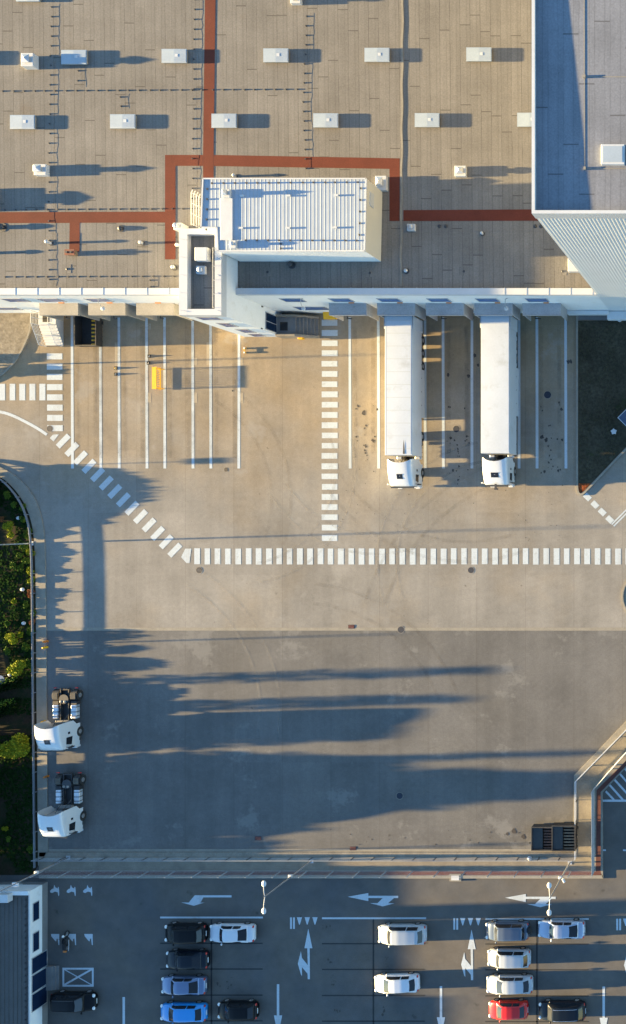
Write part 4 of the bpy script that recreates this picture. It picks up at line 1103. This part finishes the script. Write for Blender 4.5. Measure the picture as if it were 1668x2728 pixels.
tank_m = M('tank_aluminium', (.55,.58,.62), .35, .05, 2, 9, .05, metal=.5)
ribs_m = M('mudguard_rib_grey', (.13,.12,.1), .7, .1, 2, 9, .1)
cab_light = M('chassis_grey_box', (.2,.19,.18), .6, .1, 2, 9, .1)
tractor('white tractor unit coupled to the left of the two trailers at the dock', 1033,1094,1296, sun_w=.29)
tractor('white tractor unit coupled to the right trailer, with a dark front mirror arm', 1287,1347,1292, sun_w=.38, camera=True)
tractor('white tractor unit without trailer, upper of the two on the left kerb', 91,155,2001, sun_w=.29)
tractor('white tractor unit without trailer, lower one in the deep shade', 99,163,2232, sun_w=.29)
def trailer(label, px0, px1, py0, py1, ribs):
    z = 4.0; xa, xb = PX(px0,z), PX(px1,z); ya, yb = PY(py1,z), PY(py0,z); cx = (xa+xb)/2; w_ = (xb-xa)/2; L = yb-ya
    t = thing('semi_trailer', label, 'trailer', (cx, ya, .006), 0, 'white box trailers backed up to the dock')
    G().box(-w_,w_,0,L,1.15,z-.02).build('box_body', trailer_w, t, bevel=.02)
    rf = G()
    for j in range(2):
        pass
    prof = [(-w_+.06,z-.008),(-w_*.5,z+.0),(0,z+.002),(w_*.5,z+.0),(w_-.06,z-.008)]
    rf.grid([[(x,.1,zz) for x,zz in prof],[(x,L-.1,zz) for x,zz in prof]])
    rf = rf.build('roof', trailer_w, t, smooth=True)
    if ribs:
        g = G(); y = .62
        while y < L: g.box(-w_+.12,w_-.12,y-.025,y+.025,z-.02,z+.012); y += 1.245
        g.build('roof_bows', roofline, rf)
        g = G(); g.box(-w_+.1,-w_+.15,.1,L-.1,z-.02,z-.004).box(w_-.15,w_-.1,.1,L-.1,z-.02,z-.004); g.build('roof_edges', roofline, rf)
        G().add([(.45,.12,z+.016),(.62,.12,z+.016),(.58,1.0,z+.016),(.5,1.5,z+.016)],[(0,1,2,3)]).build('soot_mark', stain_m, rf)
    for s in (-1,1):
        G().box(s*w_*.99,s*w_*.955,3.9,8.7,.22,1.12).build('side_skirt', trailer_w, t)
        G().box(s*.42,s*.52,.3,L-.2,.6,1.14).build('chassis_rail', chassis_m, t)
        for yy in (9.1,10.4,11.7):
            wl = G().tube((s*.72,yy,.5),(s*1.22,yy,.5),.5,n=24).build('wheel', tyre_m, t)
            G().tube((s*1.1,yy,.5),(s*1.235,yy,.5),.28,.2,n=16).build('rim', rim_m, wl)
        G().box(s*.75,s*.9,3.7,3.85,.05,1.14).build('landing_leg', dark_metal, t)
        d = G().box(s*(w_+.06),s*(w_+.11),L-1.28,L-.04,1.2,z-.08).build('rear_door', trailer_w, t, bevel=.02)
        G().box(s*(w_+.0),s*(w_+.06),L-.16,L-.04,1.2,z-.1).build('hinge', dark_metal, d)
    G().box(-1.2,1.2,8.95,12.7,.55,1.12).box(-.5,.5,8.95,12.5,.35,.55).build('axle_frame', chassis_m, t)
    g = G()
    for k in range(9):
        g.box(w_-.01,w_+.012,1.+k*1.35,1.12+k*1.35,1.17,1.25)
    g.build('side_markers', dark_metal, t)
    G().box(-w_+.12,w_-.12,L-.005,L+.01,1.25,z-.15).build('rear_opening', black, t)
    return t
roofline = M('trailer_seam', (.36,.39,.41), .5, .05, 2, 9, .05)
trailer('white box trailer with cross seams on its roof, left of the two at the dock', 1025.5,1097.5,840,1212.5, True)
trailer('white box trailer with a plain smooth roof, right of the two at the dock', 1281.5,1357,837,1207.5, False)

slat_m = M('faded_slats', (.1,.055,.04), .85, .3, 3., 9, .25)
# ------------------------------------------------------------------ open skips
def skip(label, x0, x1, y0, y1, h, tarp, slats, mat, rot=0., along_y=True):
    t = thing('open_skip', label, 'skip', ((x0+x1)/2,(y0+y1)/2,.008), rot, 'dark open-topped skips')
    a, b = (x1-x0)/2, (y1-y0)/2
    g = G(); k = .06
    g.box(-a,a,-b,-b+k,.1,h); g.box(-a,a,b-k,b,.1,h); g.box(-a,-a+k,-b+k,b-k,.1,h); g.box(a-k,a,-b+k,b-k,.1,h); g.box(-a+k,a-k,-b+k,b-k,.1,.18)
    g.build('tub', mat, t)
    g = G(); n = int(2*b/.5)
    for i in range(n+1):
        y = -b+.03+i*(2*b-.06)/n
        g.box(-a-.05,-a,y-.04,y+.04,.1,h-.05); g.box(a,a+.05,y-.04,y+.04,.1,h-.05)
    g.build('ribs', mat, t)
    g = G(); g.box(-a-.06,a+.06,-b-.06,-b+.02,h,h+.07).box(-a-.06,a+.06,b-.02,b+.06,h,h+.07).box(-a-.06,-a+.02,-b+.02,b-.02,h,h+.07).box(a-.02,a+.06,-b+.02,b-.02,h,h+.07)
    g.build('rim', tarp_m, t)
    if tarp: G().box(-a*tarp[1],a*tarp[2],-b+.08,b-.08,h-.12,h-.06).build('tarpaulin', tarp_m, t)
    for (u0,u1,m_) in slats:
        g = G(); q = 8
        for i in range(q):
            y = -b+.15+i*(2*b-.3)/(q-1); g.box(a*u0,a*u1,y-.07,y+.07,h-.3,h-.22)
        g.build('slats', m_, t)
    G().tube((-a,-b*.7,.12),(-a,-b*.5,.12),.12).tube((a,b*.5,.12),(a,b*.7,.12),.12).build('rollers', black, t)
xa, xb = PX(202,1.), PX(257,1.)
skip('dark open skip with yellow and red slats under the left dock canopy', xa, xb, PY(922,.6), PY(842,.6), 1.1, None, ((.45,.75,yellow),(.78,.95,rust_m)), tarp_m)
skip('dark open skip with a tarpaulin and reddish slats, left of the pair in the corner', PX(1418,1.1), PX(1472,1.1), PY(2263,1.1), PY(2203,1.1), 1.25, (1,.96,.05), ((.1,.9,slat_m),), tarp_m)
skip('darker open skip against the right kerb, half covered by a tarpaulin', PX(1473,1.1), PX(1533,1.1), PY(2264,1.1), PY(2199,1.1), 1.3, (1,.96,-.1), ((-.05,.9,wood_m),), chassis_m)

# ------------------------------------------------------------------ small yard things
def cone(px, py, mat, label):
    x, y = P(px,py); t = thing('traffic_cone', label, 'traffic cone', (x,y,.006), 0, 'traffic cones on the dock bays')
    G().box(-.17,.17,-.17,.17,0,.03).build('base', black, t); G().tube((0,0,.03),(0,0,.24),.12,.03,14).build('cone', mat, t); G().tube((0,0,.11),(0,0,.165),.094,.074,14,False).build('band', lamp_glass, t)
cone(309,981,yellow,'yellow traffic cone on the dock bay line, above a dark one')
cone(309,997,dark_metal,'dark traffic cone just below the yellow one')
cone(398,949,dark_metal,'dark traffic cone, upper of two beside the yellow rack')
cone(396,967,dark_metal,'dark traffic cone, lower of two beside the yellow rack')
# yellow rack with bars
x, y = P(430,1010); t = thing('pallet_rack', 'yellow barred rack frame standing across the dock bays', 'rack', (x,y,.006))
g = G()
for s in (-1,1): g.tube((.1,s*.98,0),(0,s*.98,.88),.03); g.box(-.35,.35,s*.98-.04,s*.98+.04,0,.05)
g.build('posts', yellow, t)
G().box(-.02,.04,-1.12,1.12,.12,.21).build('lower_rail', yellow, t); G().box(-.06,.02,-1.12,1.12,.84,.905).build('upper_rail', yellow, t)
g = G()
for k in range(13): g.tube((.02,-1.05+k*.175,.2),(-.02,-1.05+k*.175,.86),.026,n=6)
g.build('bars', yellow, t)
G().box(-.42,-.06,-1.1,1.1,.855,.89).build('tray', yellow, t)
# hoop barriers
x, y = P(654,934); t = thing('hoop_barrier', 'low yellow and white hoop barrier beside a dock bay line', 'barrier', (x,y,.006))
for s in (-1,1): p = G().tube((0,s*.22,0),(0,s*.22,.2),.09,n=12).build('post', yellow, t); G().tube((-.02,s*.22,.2),(-.02,s*.22,.235),.1,.08,12).build('cap', lamp_glass, p)
G().box(-.03,.03,-.2,.2,.12,.19).build('bar', yellow, t)
for px,py,m_,l in ((126.5,1724,yellow,'yellow marker post on the left kerb'),(127.5,1708,orange,'orange-red marker post on the left kerb, just above a yellow one'),(122,1921,yellow,'yellow marker post on the kerb behind the upper tractor unit'),(129,2067,orange,'orange-red marker post on the kerb behind the lower tractor unit')):
    x, y = P(px,py); t = thing('marker_post', l, 'post', (x,y,.1), 0, 'marker posts on the left kerb'); G().tube((0,0,-.1),(0,0,.55),.12,.1,12).build('post', m_, t); G().ball((0,0,.55),.1,10,4,(1,1,.6),True).build('cap', m_, t)
x, y = P(1650,851,.5); t = thing('litter_bin', 'small white bin on the slab path below the tall building', 'bin', (x,y,.1)); G().tube((0,0,0),(0,0,.75),.2,.24,14).build('tub', white_metal, t); G().tube((0,0,.75),(0,0,.8),.26,.2,14).build('lid', white_metal, t)
# star shaped stone and dark diamond kiosk on the lawn
x, y = P(1636,1150); g = G()
pts = []
for i in range(10):
    a = PI/2+.08+2*PI*i/10; r = .33 if i % 2 == 0 else .235; pts.append((x+r*math.cos(a), y+r*math.sin(a)))
t = thing('star_stone', 'pale five-pointed star shaped stone lying on the dark lawn', 'stone', (x,y,.1))
g.prism(pts,.1,.24).build('star', white_metal, t, (x,y,.1), bevel=.02)
x, y = P(1685,1113,2.4); t = thing('kiosk', 'small kiosk with a flat dark blue roof turned diagonally on the lawn', 'kiosk', (x,y,.1), PI/4)
s = 1.03; G().box(-s+.08,s-.08,-s+.08,s-.08,0,2.25).build('wall', white_metal, t)
rf = G().box(-s,s,-s,s,2.25,2.4).build('roof', coping, t); G().box(-s+.06,s-.06,-s+.06,s-.06,2.4,2.412).build('roof_sheet', M('blue_roof_sheet',(.035,.06,.11),.7), rf)
G().ball((-.25,.3,2.41),.22,12,5,(1,1,.6),True).build('cowl', white_metal, rf)
# motorcycle in the marked bay
x, y = P(184,2503); t = thing('motorcycle', 'dark motorcycle parked on the painted motorcycle bay', 'motorcycle', (x,y,.006))
for yy in (-.7,.72):
    rows = []; nseg = 18
    for i in range(nseg+1):
        a = 2*PI*i/nseg; rows.append([(dx, yy+(.32+dr)*math.cos(a), .32+(.32+dr)*math.sin(a)) for dx,dr in ((-.06,-.1),(-.06,-.01),(0,.0),(.06,-.01),(.06,-.1),(-.06,-.1))])
    wl = G().grid(rows).build('wheel', tyre_m, t); G().tube((-.03,yy,.32),(.03,yy,.32),.2,n=14).build('rim', rim_m, wl)
g = G().ball((0,.12,.78),.3,12,8,(.62,1.1,.6)); g.build('fuel_tank', blk, t, smooth=True)
G().box(-.16,.16,-.75,-.12,.68,.8).build('seat', black, t, bevel=.05)
G().box(-.13,.13,-.3,.42,.25,.62).build('engine', chassis_m, t, bevel=.04)
G().path([(-.36,.42,1.0),(-.1,.55,1.02),(.1,.55,1.02),(.36,.42,1.0)],.022).build('handlebar', dark_metal, t)
G().path([(-.08,.55,1.),(-.08,.72,.32)],.03).path([(.08,.55,1.),(.08,.72,.32)],.03).build('fork', galv, t)
G().ball((0,.68,.88),.12,10,6).build('headlight', lamp_glass, t, smooth=True)
G().cbox((0,-.95,.62),(.3,.14,.12)).build('taillight', orange, t)
G().path([(.16,.1,.3),(.2,-.4,.32),(.22,-.95,.42)],.05).build('exhaust', galv, t)

# ------------------------------------------------------------------ rails and fences
rail_grey = M('rail_steel', (.15,.165,.19), .6, .1, 2, 9, .08)
rail_pale = M('pale_rail_steel', (.26,.28,.31), .6, .1, 2, 9, .08)
t = thing('guard_rail', 'long curved steel guard rail along the left edge of the yard', 'guard rail', (*rail_path[-1],.1)); org = tuple(t.location)
G().strip(rail_path, -.025, .025, .5, .74).strip(rail_path, .025, .06, .53, .59).strip(rail_path, .025, .06, .65, .71).build('beam', rail_grey, t, org)
for x,y,a in along(rail_path, 2., 1.):
    G().cbox((x+.07*math.cos(a-PI/2),y+.07*math.sin(a-PI/2),.38),(.08,.07,.62),a).build('post', rail_grey, t, org)
# low handrail along the bottom footpath and up the diagonal
hr = PP([(104,2283.5),(1536,2283.5)])
t = thing('handrail_fence', 'long low wire handrail fence along the top of the bottom footpath', 'fence', (*hr[0],.1)); org = tuple(t.location)
G().strip(hr, -.025, .025, 1.09, 1.14).build('top_rail', rail_pale, t, org)
g = G(); g.strip(hr, -.012, .012, .28, .32); g.strip(hr,-.012,.012,.62,.66)
nb = int(math.dist(*hr)/.13)
for i in range(nb): g.box(hr[0][0]+i*.13-.007, hr[0][0]+i*.13+.007, hr[0][1]-.007, hr[0][1]+.007, .3, 1.08)
g.build('bars', galv, t, org)
for x,y,a in along(hr, 2.08, .6): G().box(x-.035,x+.035,y-.034,y+.034,.08,1.079).build('post', dark_metal, t, org)
dr = PP([(2000,1616),(1668,1943),(1537.5,2076),(1536.8,2282)])
t = thing('handrail_fence', 'white topped handrail fence along the diagonal kerb on the right', 'fence', (*dr[2],.1)); org = tuple(t.location)
G().strip(dr, -.04, .04, 1.03, 1.1).build('top_rail', white_metal, t, org)
for x,y,a in along(dr, 2.02, .5): G().cbox((x,y,.55),(.09,.09,.92),a).build('post', dark_metal, t, org)
g = G(); g.strip(dr, -.012, .012, .3, .34); g.strip(dr,-.012,.012,.62,.66); g.build('middle_rails', galv, t, org)
x, y = P(1655,1966,1.); t = thing('sign_plate', 'small dark sign plate hanging on the diagonal handrail', 'sign', (x,y,.6), PI/4)
G().box(-.32,.32,-.09,-.06,-.05,.75).build('plate', dark_metal, t); G().tube((0,-.06,.4),(0,.06,.45),.03).build('bracket', galv, t)
# wire mesh fence round the car park
mf = PP([(112,2319.5),(1584.5,2319.5),(1584,2097),(1669,2001),(2000,1667)])
t = thing('mesh_fence', 'tall wire mesh fence between the footpath and the car park', 'fence', (*mf[0],.1)); org = tuple(t.location)
for q_,(a,b) in enumerate(zip(mf, mf[1:])):
    g = G(); L = math.dist(a,b); ux, uy = (b[0]-a[0])/L, (b[1]-a[1])/L; ang = math.atan2(uy,ux)
    k = int(L/.1)
    for i in range(k): g.cbox((a[0]+ux*i*.1,a[1]+uy*i*.1,1.0),(.006,.006,1.75),ang)
    for zz in (.2,.6,1.0,1.4,1.86): g.strip([a,b], -.005, .005, zz, zz+.012)
    if q_: G().strip([a,b], -.015, .015, .2, 1.85).build('solid_panel', rail_pale, t, org)
    else: g.build('mesh_panel', galv, t, org)
for x,y,a in along(mf, 2.66, .2): G().cbox((x,y,1.02),(.07,.07,1.9),a).build('post', grey_metal, t, org)
# street lamps of the car park
def lamp(px, py, label, h=9.7, cams=True):
    x, y = P(px,py); t = thing('street_lamp', label, 'street lamp', (x,y,.1), 0, 'double-headed lamps of the car park')
    G().box(-.2,.2,-.2,.2,0,.03).build('base_plate', galv, t)
    G().tube((0,0,0),(0,0,h),  .075,.045,10).build('pole', rail_grey, t)
    for s in (-1,1):
        a = G().path([(0,0,h-.15),(.03,s*.3,h+.02),(.02,s*.75,h+.1),(0,s*1.05,h+.06)], .032).build('arm', white_metal, t)
        G().ball((0,s*1.24,h+.03),.3,14,8,(.72,1,.4)).build('lamp_head', white_metal, t, smooth=True)
    if cams:
        G().cbox((-.1,.05,4.35),(.34,.28,.24)).build('camera_box', white_metal, t, bevel=.04)
        if cams == 2: G().tube((.14,-.1,4.3),(.3,-.45,4.25),.12,n=12).build('camera', white_metal, t)
    return t
lamp(831,2293,'double-headed street lamp over the middle of the car park')
lamp(1519,2297,'double-headed street lamp with cameras near the right fence corner', cams=2)
lamp(184,2284,'double-headed lamp at the left end of the footpath by the gatehouse')
x, y = P(1410,2288,.3); tag(G().ball((x,y,.105),.24,12,6,(1,1,.9),True).build('lamp_bollard', white_metal, None, (x,y,.105), smooth=True), 'small white dome bollard on the bottom footpath', 'bollard')
x, y = P(1214,2337); t = thing('inspection_cover', 'pale square inspection cover set in the car park kerb', 'inspection cover', (x,y,.0)); G().box(-.58,.58,-.36,.4,0,.16).build('frame', kerb_c, t); G().box(-.4,.4,-.24,.24,.16,.175).build('lid', white_metal, t)
# garden lamp post whose pole leans out of the frame
x, y = P(86,1447.5); t = thing('lamp_post', 'tall thin grey lamp post at the edge of the garden', 'lamp post', (x,y,.1)); G().tube((0,0,0),(0,0,5.9),.075,.05,10).build('pole', galv, t); G().box(-.5,.15,-.1,.1,5.9,6.02).build('lamp_head', galv, t); G().box(-.2,.2,-.2,.2,0,.03).build('base_plate', galv, t)

g = G(); rg0 = random.Random(9)
for _ in range(9000):
    px, py = rg0.uniform(1541,1700), rg0.uniform(856,1312)
    if py > 1308-(px-1556)*1.06: continue
    if math.sin(px*.09)+math.sin(py*.06+px*.03)+rg0.gauss(0,.7) < -.6: continue
    x, y = P(px,py,.12); s = rg0.uniform(.03,.075); a = rg0.uniform(0,6.28); q = Vector((x,y,.1)); d_ = Vector((math.cos(a),math.sin(a),0)); tip = Vector((rg0.gauss(0,.06),rg0.gauss(0,.06),rg0.uniform(.04,.11)))
    g.add([q-d_*s*.5,q+d_*s*.5,q+tip],[(0,1,2)])
tag(g.build('lawn_grass', leaf_mat('lawn_blades', (.036,.046,.018), (.075,.068,.038))), kind='stuff')

# ------------------------------------------------------------------ garden
rg = random.Random(21)
g = G()
garden = [(x-.35,y) for x,y in rail_path]
for _ in range(9000):
    py = rg.uniform(1270,2325); px = rg.uniform(-30,96)
    x, y = P(px,py,.3)
    xe = interp([(p[1],p[0]) for p in sorted(garden,key=lambda p:p[1])], y)[0]
    if x > xe-.1: continue
    c_ = (math.sin(x*1.1+2)+math.sin(y*.9)+math.sin(y*.37+x))/3
    if c_ < -.5 or 1835 < py < 1862 or 1905 < py < 1960: continue
    z = .11+rg.random()*(.13*(1+c_) if x < xe-1.3 else .05); s = rg.uniform(.08,.19)
    a = Vector((rg.gauss(0,1),rg.gauss(0,1),rg.gauss(0,.15))).normalized(); b = a.cross(Vector((rg.gauss(0,.2),rg.gauss(0,.2),1))).normalized(); q = Vector((x,y,z))
    g.add([q-a*s,q+b*s*.6,q+a*s,q-b*s*.6],[(0,1,2,3)])
tag(g.build('ground_cover', leaf_mat('ground_leaves', (.005,.013,.004), (.014,.03,.008), 0.)), kind='stuff')
def shrub(px, py, r, h, mat, label, n=260, name='shrub', sz=.1, group='shrubs in the left garden'):
    x, y = P(px,py,h*.6); t = thing(name, label, 'shrub', (x,y,.095), 0, group)
    g = G()
    for k in range(5):
        a = rg.uniform(0,2*PI); d_ = r*rg.uniform(.2,.62)
        g.leaves((d_*math.cos(a),d_*math.sin(a),h*rg.uniform(.45,.72)),(r*.55,r*.55,h*.36),n//5,sz,rg,.2)
    g.build('foliage', mat, t)
    g = G()
    for k in range(4): a = k*1.6; g.tube((0,0,-.02),(r*.45*math.cos(a),r*.45*math.sin(a),h*.6),.03,.012,6)
    g.build('stems', bark, t)
sh = [(22,1400,15,.9,leaf_yel,'yellow-green shrub in the upper garden, below the kerb bend'),(61,1387,11,.7,leaf_mid,'small green shrub close to the guard rail bend'),(73,1425,14,.8,leaf_mid,'green shrub just above the garden lamp post'),
      (84,1470,13,.9,leaf_yel,'yellow-green shrub just below the garden lamp post'),(55,1478,10,.6,leaf_mid,'small shrub left of the ones below the lamp post'),(72,1497,15,.9,leaf_mid,'bushy green shrub on the garden edge, below the lamp post'),
      (84,1545,12,.7,leaf_yel,'yellow shrub touching the guard rail, upper of two'),(84,1580,13,.8,leaf_rust,'orange-brown shrub touching the guard rail, lower of two'),(40,1600,9,.5,leaf_yel,'tiny yellow shrub in the dark middle of the garden'),
      (87,1632,10,.6,leaf_mid,'green shrub by the rail below the orange-brown one'),(88,1658,9,.6,leaf_rust,'rusty little shrub by the rail'),(30,1703,17,1.5,leaf_yel,'tall yellow-green bush, upper of two bright ones'),
      (43,1778,25,1.7,leaf_yel,'wide yellow-green bush above the clipped hedges'),(3,1384,9,.6,leaf_rust,'reddish shrub cut by the left edge'),(40,1345,10,.6,leaf_mid,'small green shrub in the top corner of the garden'),
      (34,1993,42,2.1,leaf_yel,'largest yellow-green bush beside the upper tractor unit'),(14,2208,8,.6,leaf_yel,'tiny bright shrub in the darkest corner of the garden'),(24,2235,8,.5,leaf_mid,'tiny green shrub near the bottom of the garden'),(84,2260,14,.7,leaf_mid,'low green shrub at the garden end near the gatehouse')]
sh += [(78,1412,11,.75,leaf_mid,'green shrub squeezed between the rail bend and the lamp post'),(66,1460,13,.8,leaf_mid,'leafy shrub inward of the yellow one by the lamp post'),(60,1512,11,.6,leaf_mid,'green shrub inward of the bushy one on the garden edge'),(83,1520,12,.8,leaf_yel,'yellow-green shrub on the garden edge above the yellow pair'),(70,1612,11,.55,leaf_mid,'green shrub a little inward of the rail, mid garden'),(84,1682,12,.6,leaf_mid,'green shrub by the rail level with the tall yellow bush'),(70,1722,13,.7,leaf_mid,'green shrub between the tall yellow bush and the rail'),(16,1735,12,.6,leaf_mid,'green shrub left of the wide yellow-green bush'),(74,1770,14,.8,leaf_mid,'green shrub between the wide yellow-green bush and the rail'),(60,1350,11,.7,leaf_mid,'green shrub below the first rail bend'),(18,1320,12,.6,leaf_mid,'dark green shrub at the top of the garden'),(30,1425,11,.7,leaf_yel,'yellow-green shrub left, just above the lamp post pole'),(55,1690,9,.5,leaf_yel,'small yellow shrub right of the tall yellow bush'),(36,1505,10,.5,leaf_mid,'green shrub in the dark middle garden, upper'),(22,1660,10,.5,leaf_mid,'green shrub in the dark middle garden, lower')]
for px,py,r,h,m_,l in sh: shrub(px,py,r/26.4,h*(.36 if px > 58 else .8),m_,l, int(200+r*r*2.2), sz=.08 if r < 20 else .095)
for (a,b,r,l) in (((-64,1335),(-64,1825),15,'unseen low hedge added to keep the garden floor in shade'),((-60,1842),(58,1812),17,'upper of two clipped dark green hedges'),((-60,1905),(54,1872),22,'lower of two clipped dark green hedges')):  # first hedge is out of view, added to shade the garden floor
    (xa,ya),(xb,yb) = P(*a),P(*b); t = thing('clipped_hedge', l, 'hedge', ((xa+xb)/2,(ya+yb)/2,.095), 0, 'clipped hedges in the left garden'); org = tuple(t.location); rr = r/26.4
    gd, gt = G(), G()
    lowh = a[0] == b[0]; nk = 60 if lowh else 26
    for k in range(nk):
        f = k/(nk-1)
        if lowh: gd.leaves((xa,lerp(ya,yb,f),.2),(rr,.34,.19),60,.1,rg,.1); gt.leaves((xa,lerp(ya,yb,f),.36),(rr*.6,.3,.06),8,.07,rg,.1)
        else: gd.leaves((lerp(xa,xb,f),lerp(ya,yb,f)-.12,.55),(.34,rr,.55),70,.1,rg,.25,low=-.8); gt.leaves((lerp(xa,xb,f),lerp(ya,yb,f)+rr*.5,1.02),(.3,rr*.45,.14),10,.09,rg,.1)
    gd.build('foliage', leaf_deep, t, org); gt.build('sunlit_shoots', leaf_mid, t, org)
    G().tube((xa,ya,.1),(xb,yb,.5),.05,n=6).build('stems', bark, t, org)
x, y = P(2,1811,.5); t = thing('trampoline', 'round dark blue trampoline at the left edge above the hedges', 'trampoline', (x,y,.095)); G().tube((0,0,.5),(0,0,.53),.46,n=24).build('mat', M('blue_fabric',(.02,.09,.24),.6), t)
g = G()
for k in range(6): g.tube((.44*math.cos(k*PI/3),.44*math.sin(k*PI/3),0),(.44*math.cos(k*PI/3),.44*math.sin(k*PI/3),.5),.025)
g.build('legs', galv, t)
for px,py,l in ((52,1380,'pale stone in the upper garden'),(30,1797,'pale boulder beside the wide yellow-green bush'),(66,1660,'pale stone beside the rail in the middle garden'),(63,1570,'small stone in the dark middle garden')):
    x, y = P(px,py); tag(G().ball((x,y,.12),.24,9,6,(1,.8,.7)).build('stone', white_metal, None, (x,y,.12)), l, 'stone', 'pale stones in the garden')

# ------------------------------------------------------------------ trees left of the picture, whose long shadows cross the yard
def tree(px, py, h, rad, label, cat='tree', name='tree', n=900, shape='round', z0=.3, size=.2, mat=None):
    x, y = P(px,py); t = thing(name, label, cat, (x,y,.095), 0, 'trees west of the yard')
    G().tube((0,0,-.1),(.03,.02,h*.8),.05+h*.014,.03,8).build('trunk', bark, t)
    g = G(); rr = random.Random(int(px*3+py))
    if shape == 'column':
        k = int(h/.5)
        for i in range(k):
            z = lerp(z0,h-.2,i/(k-1)); w_ = rad*(1-.22*(i/k)**2.5); g.leaves((0,0,z),(w_,w_,.45),n//k,size,rr,.0)
        g.leaves((0,0,h-.1),(rad*.3,rad*.3,.25),20,size*.7,rr,0)
    elif shape == 'block':
        k = int(h/.45)
        for i in range(k):
            w_ = rad*(1. if i < k-2 else .8); g.leaves((0,0,lerp(z0,h-.3,i/(k-1))),(w_,w_,.4),n//k,size,rr,.0)
    elif shape == 'cone':
        k = int(h/.5)
        for i in range(k):
            f = i/(k-1); w_ = rad*(1-f)**.9+.2; g.leaves((rr.uniform(-.2,.2)*w_,rr.uniform(-.2,.2)*w_,lerp(z0,h-.3,f)),(w_,w_,.5),int(n/k*(1.6-1.2*f)),size,rr,.0)
    else:
        for i in range(9):
            a = rr.uniform(0,2*PI); d_ = rad*rr.uniform(.1,.6); g.leaves((d_*math.cos(a),d_*math.sin(a),lerp(max(z0,.4)+rad*.25,h-rad*.4,rr.random())),(rad*.55,rad*.55,min(rad*.55,h*.3)),n//9,size,rr,.0)
        g.leaves((0,0,(z0+h)/2),(rad*.8,rad*.8,(h-z0)*.45),n//2,size,rr,0)
    g.build('crown', mat or leaf_dark, t)
tree(-75,1826,5.35,.62,'slim columnar tree casting the uppermost long band of shadow',shape='column',n=700,size=.16)
tree(-75,1899,5.05,.68,'slim columnar tree casting the second long band of shadow',shape='column',n=800,size=.17)
tree(-80,1979,4.4,1.38,'clipped garden tree casting the short broad shadow',n=1800,shape='block')
tree(-150,2056,7.6,.42,'tall columnar tree whose thin shadow reaches the right kerb',shape='column',n=800,size=.16)
tree(-150,2144,8.9,4.2,'big spreading tree casting the widest shadow',shape='cone',n=3600,size=.34)
tree(-70,2066,4.35,2.2,'round tree below the columnar ones',n=1800,size=.24)
tree(-75,2200,3.9,2.6,'low spreading tree in the lower garden',n=2000,size=.28)
tree(-80,2290,3.2,1.9,'round tree by the end of the garden',n=1300,size=.25)
tree(-115,2322,3.95,.95,'upright garden tree shading the start of the footpath',n=1100,size=.2,shape='block')
tree(-70,2345,3.6,1.2,'small tree near the gatehouse',n=900,size=.22)
tree(-75,1850,1.75,1.2,'dense bush beneath the columnar trees',n=1100,size=.22)
tree(-75,1925,1.7,1.3,'dense bush between the columnar and the round tree',n=1100,size=.22)
tree(-70,1318,1.9,2.9,'wide bush beyond the bend of the kerb',n=2200,size=.24,z0=.0)
tree(-60,1372,1.5,1.6,'lower bush beyond the bend of the kerb',n=1000,size=.2,z0=.0)
tree(-60,1745,1.7,.5,'narrow bush left of the yellow-green ones',n=400,size=.16)
tree(-75,994,.9,.55,'small bush beside the gravel island',n=350,size=.14,z0=0.)
tree(-90,958,.7,.5,'small bush on the gravel island',n=300,size=.14,z0=0.)
for px,py,h,l in ((-60,976,5.,'thin pole beyond the gravel island'),(-60,1722,4.4,'thin pole in the middle of the garden')):
    x, y = P(px,py); t = thing('lamp_post', l+', outside the left edge', 'lamp post', (x,y,.095)); G().tube((0,0,0),(0,0,h),.06,.05,8).build('pole', galv, t); G().box(-.2,.2,-.2,.2,0,.03).build('base_plate', galv, t)
x, y = P(-60,1246); t = thing('sign_post', 'sign board on a thin post outside the left edge', 'sign', (x,y,.095)); G().tube((0,0,0),(0,0,2.6),.035).build('post', galv, t); G().box(-.02,.02,-.3,.3,2.1,2.6).build('board', white_metal, t)
# taller block behind the gatehouse, outside the picture
bx, by0, by1 = PX(-215,4.), PY(2690), PY(2352)
t = thing('office_block', 'plain pale office block standing behind the gatehouse, outside the left edge', 'building', (bx-4,(by0+by1)/2,0)); org = tuple(t.location)
G().box(bx-9,bx,by0,by1,0,4.75).build('wall', wall_w, t, org); rf = G().box(bx-9.1,bx+.1,by0-.1,by1+.1,4.75,4.85).build('roof', gate_roof, t, org)
for k in range(5): o = G().box(bx-.01,bx+.04,by0+.8+k*2.2,by0+2.+k*2.2,1.2,2.6).build('window', grey_metal, t, org); G().box(bx+.0,bx+.055,by0+.88+k*2.2,by0+1.92+k*2.2,1.28,2.52).build('pane', glass_b, o, org)
G().box(bx-2.4,bx-.3,PY(2492),PY(2450),4.85,8.3).build('lift_tower', wall_w, t, org)
by2 = PY(2900)
t = thing('office_block', 'taller pale office wing behind the gatehouse, outside the lower left corner', 'building', (bx-4,(by0+by2)/2,0)); org = tuple(t.location)
G().box(bx-9,bx-.01,by2,by0-.12,0,5.2).build('wall', wall_w, t, org); G().box(bx-9.1,bx+.1,by2-.1,by0-.11,5.2,5.3).build('roof', gate_roof, t, org)
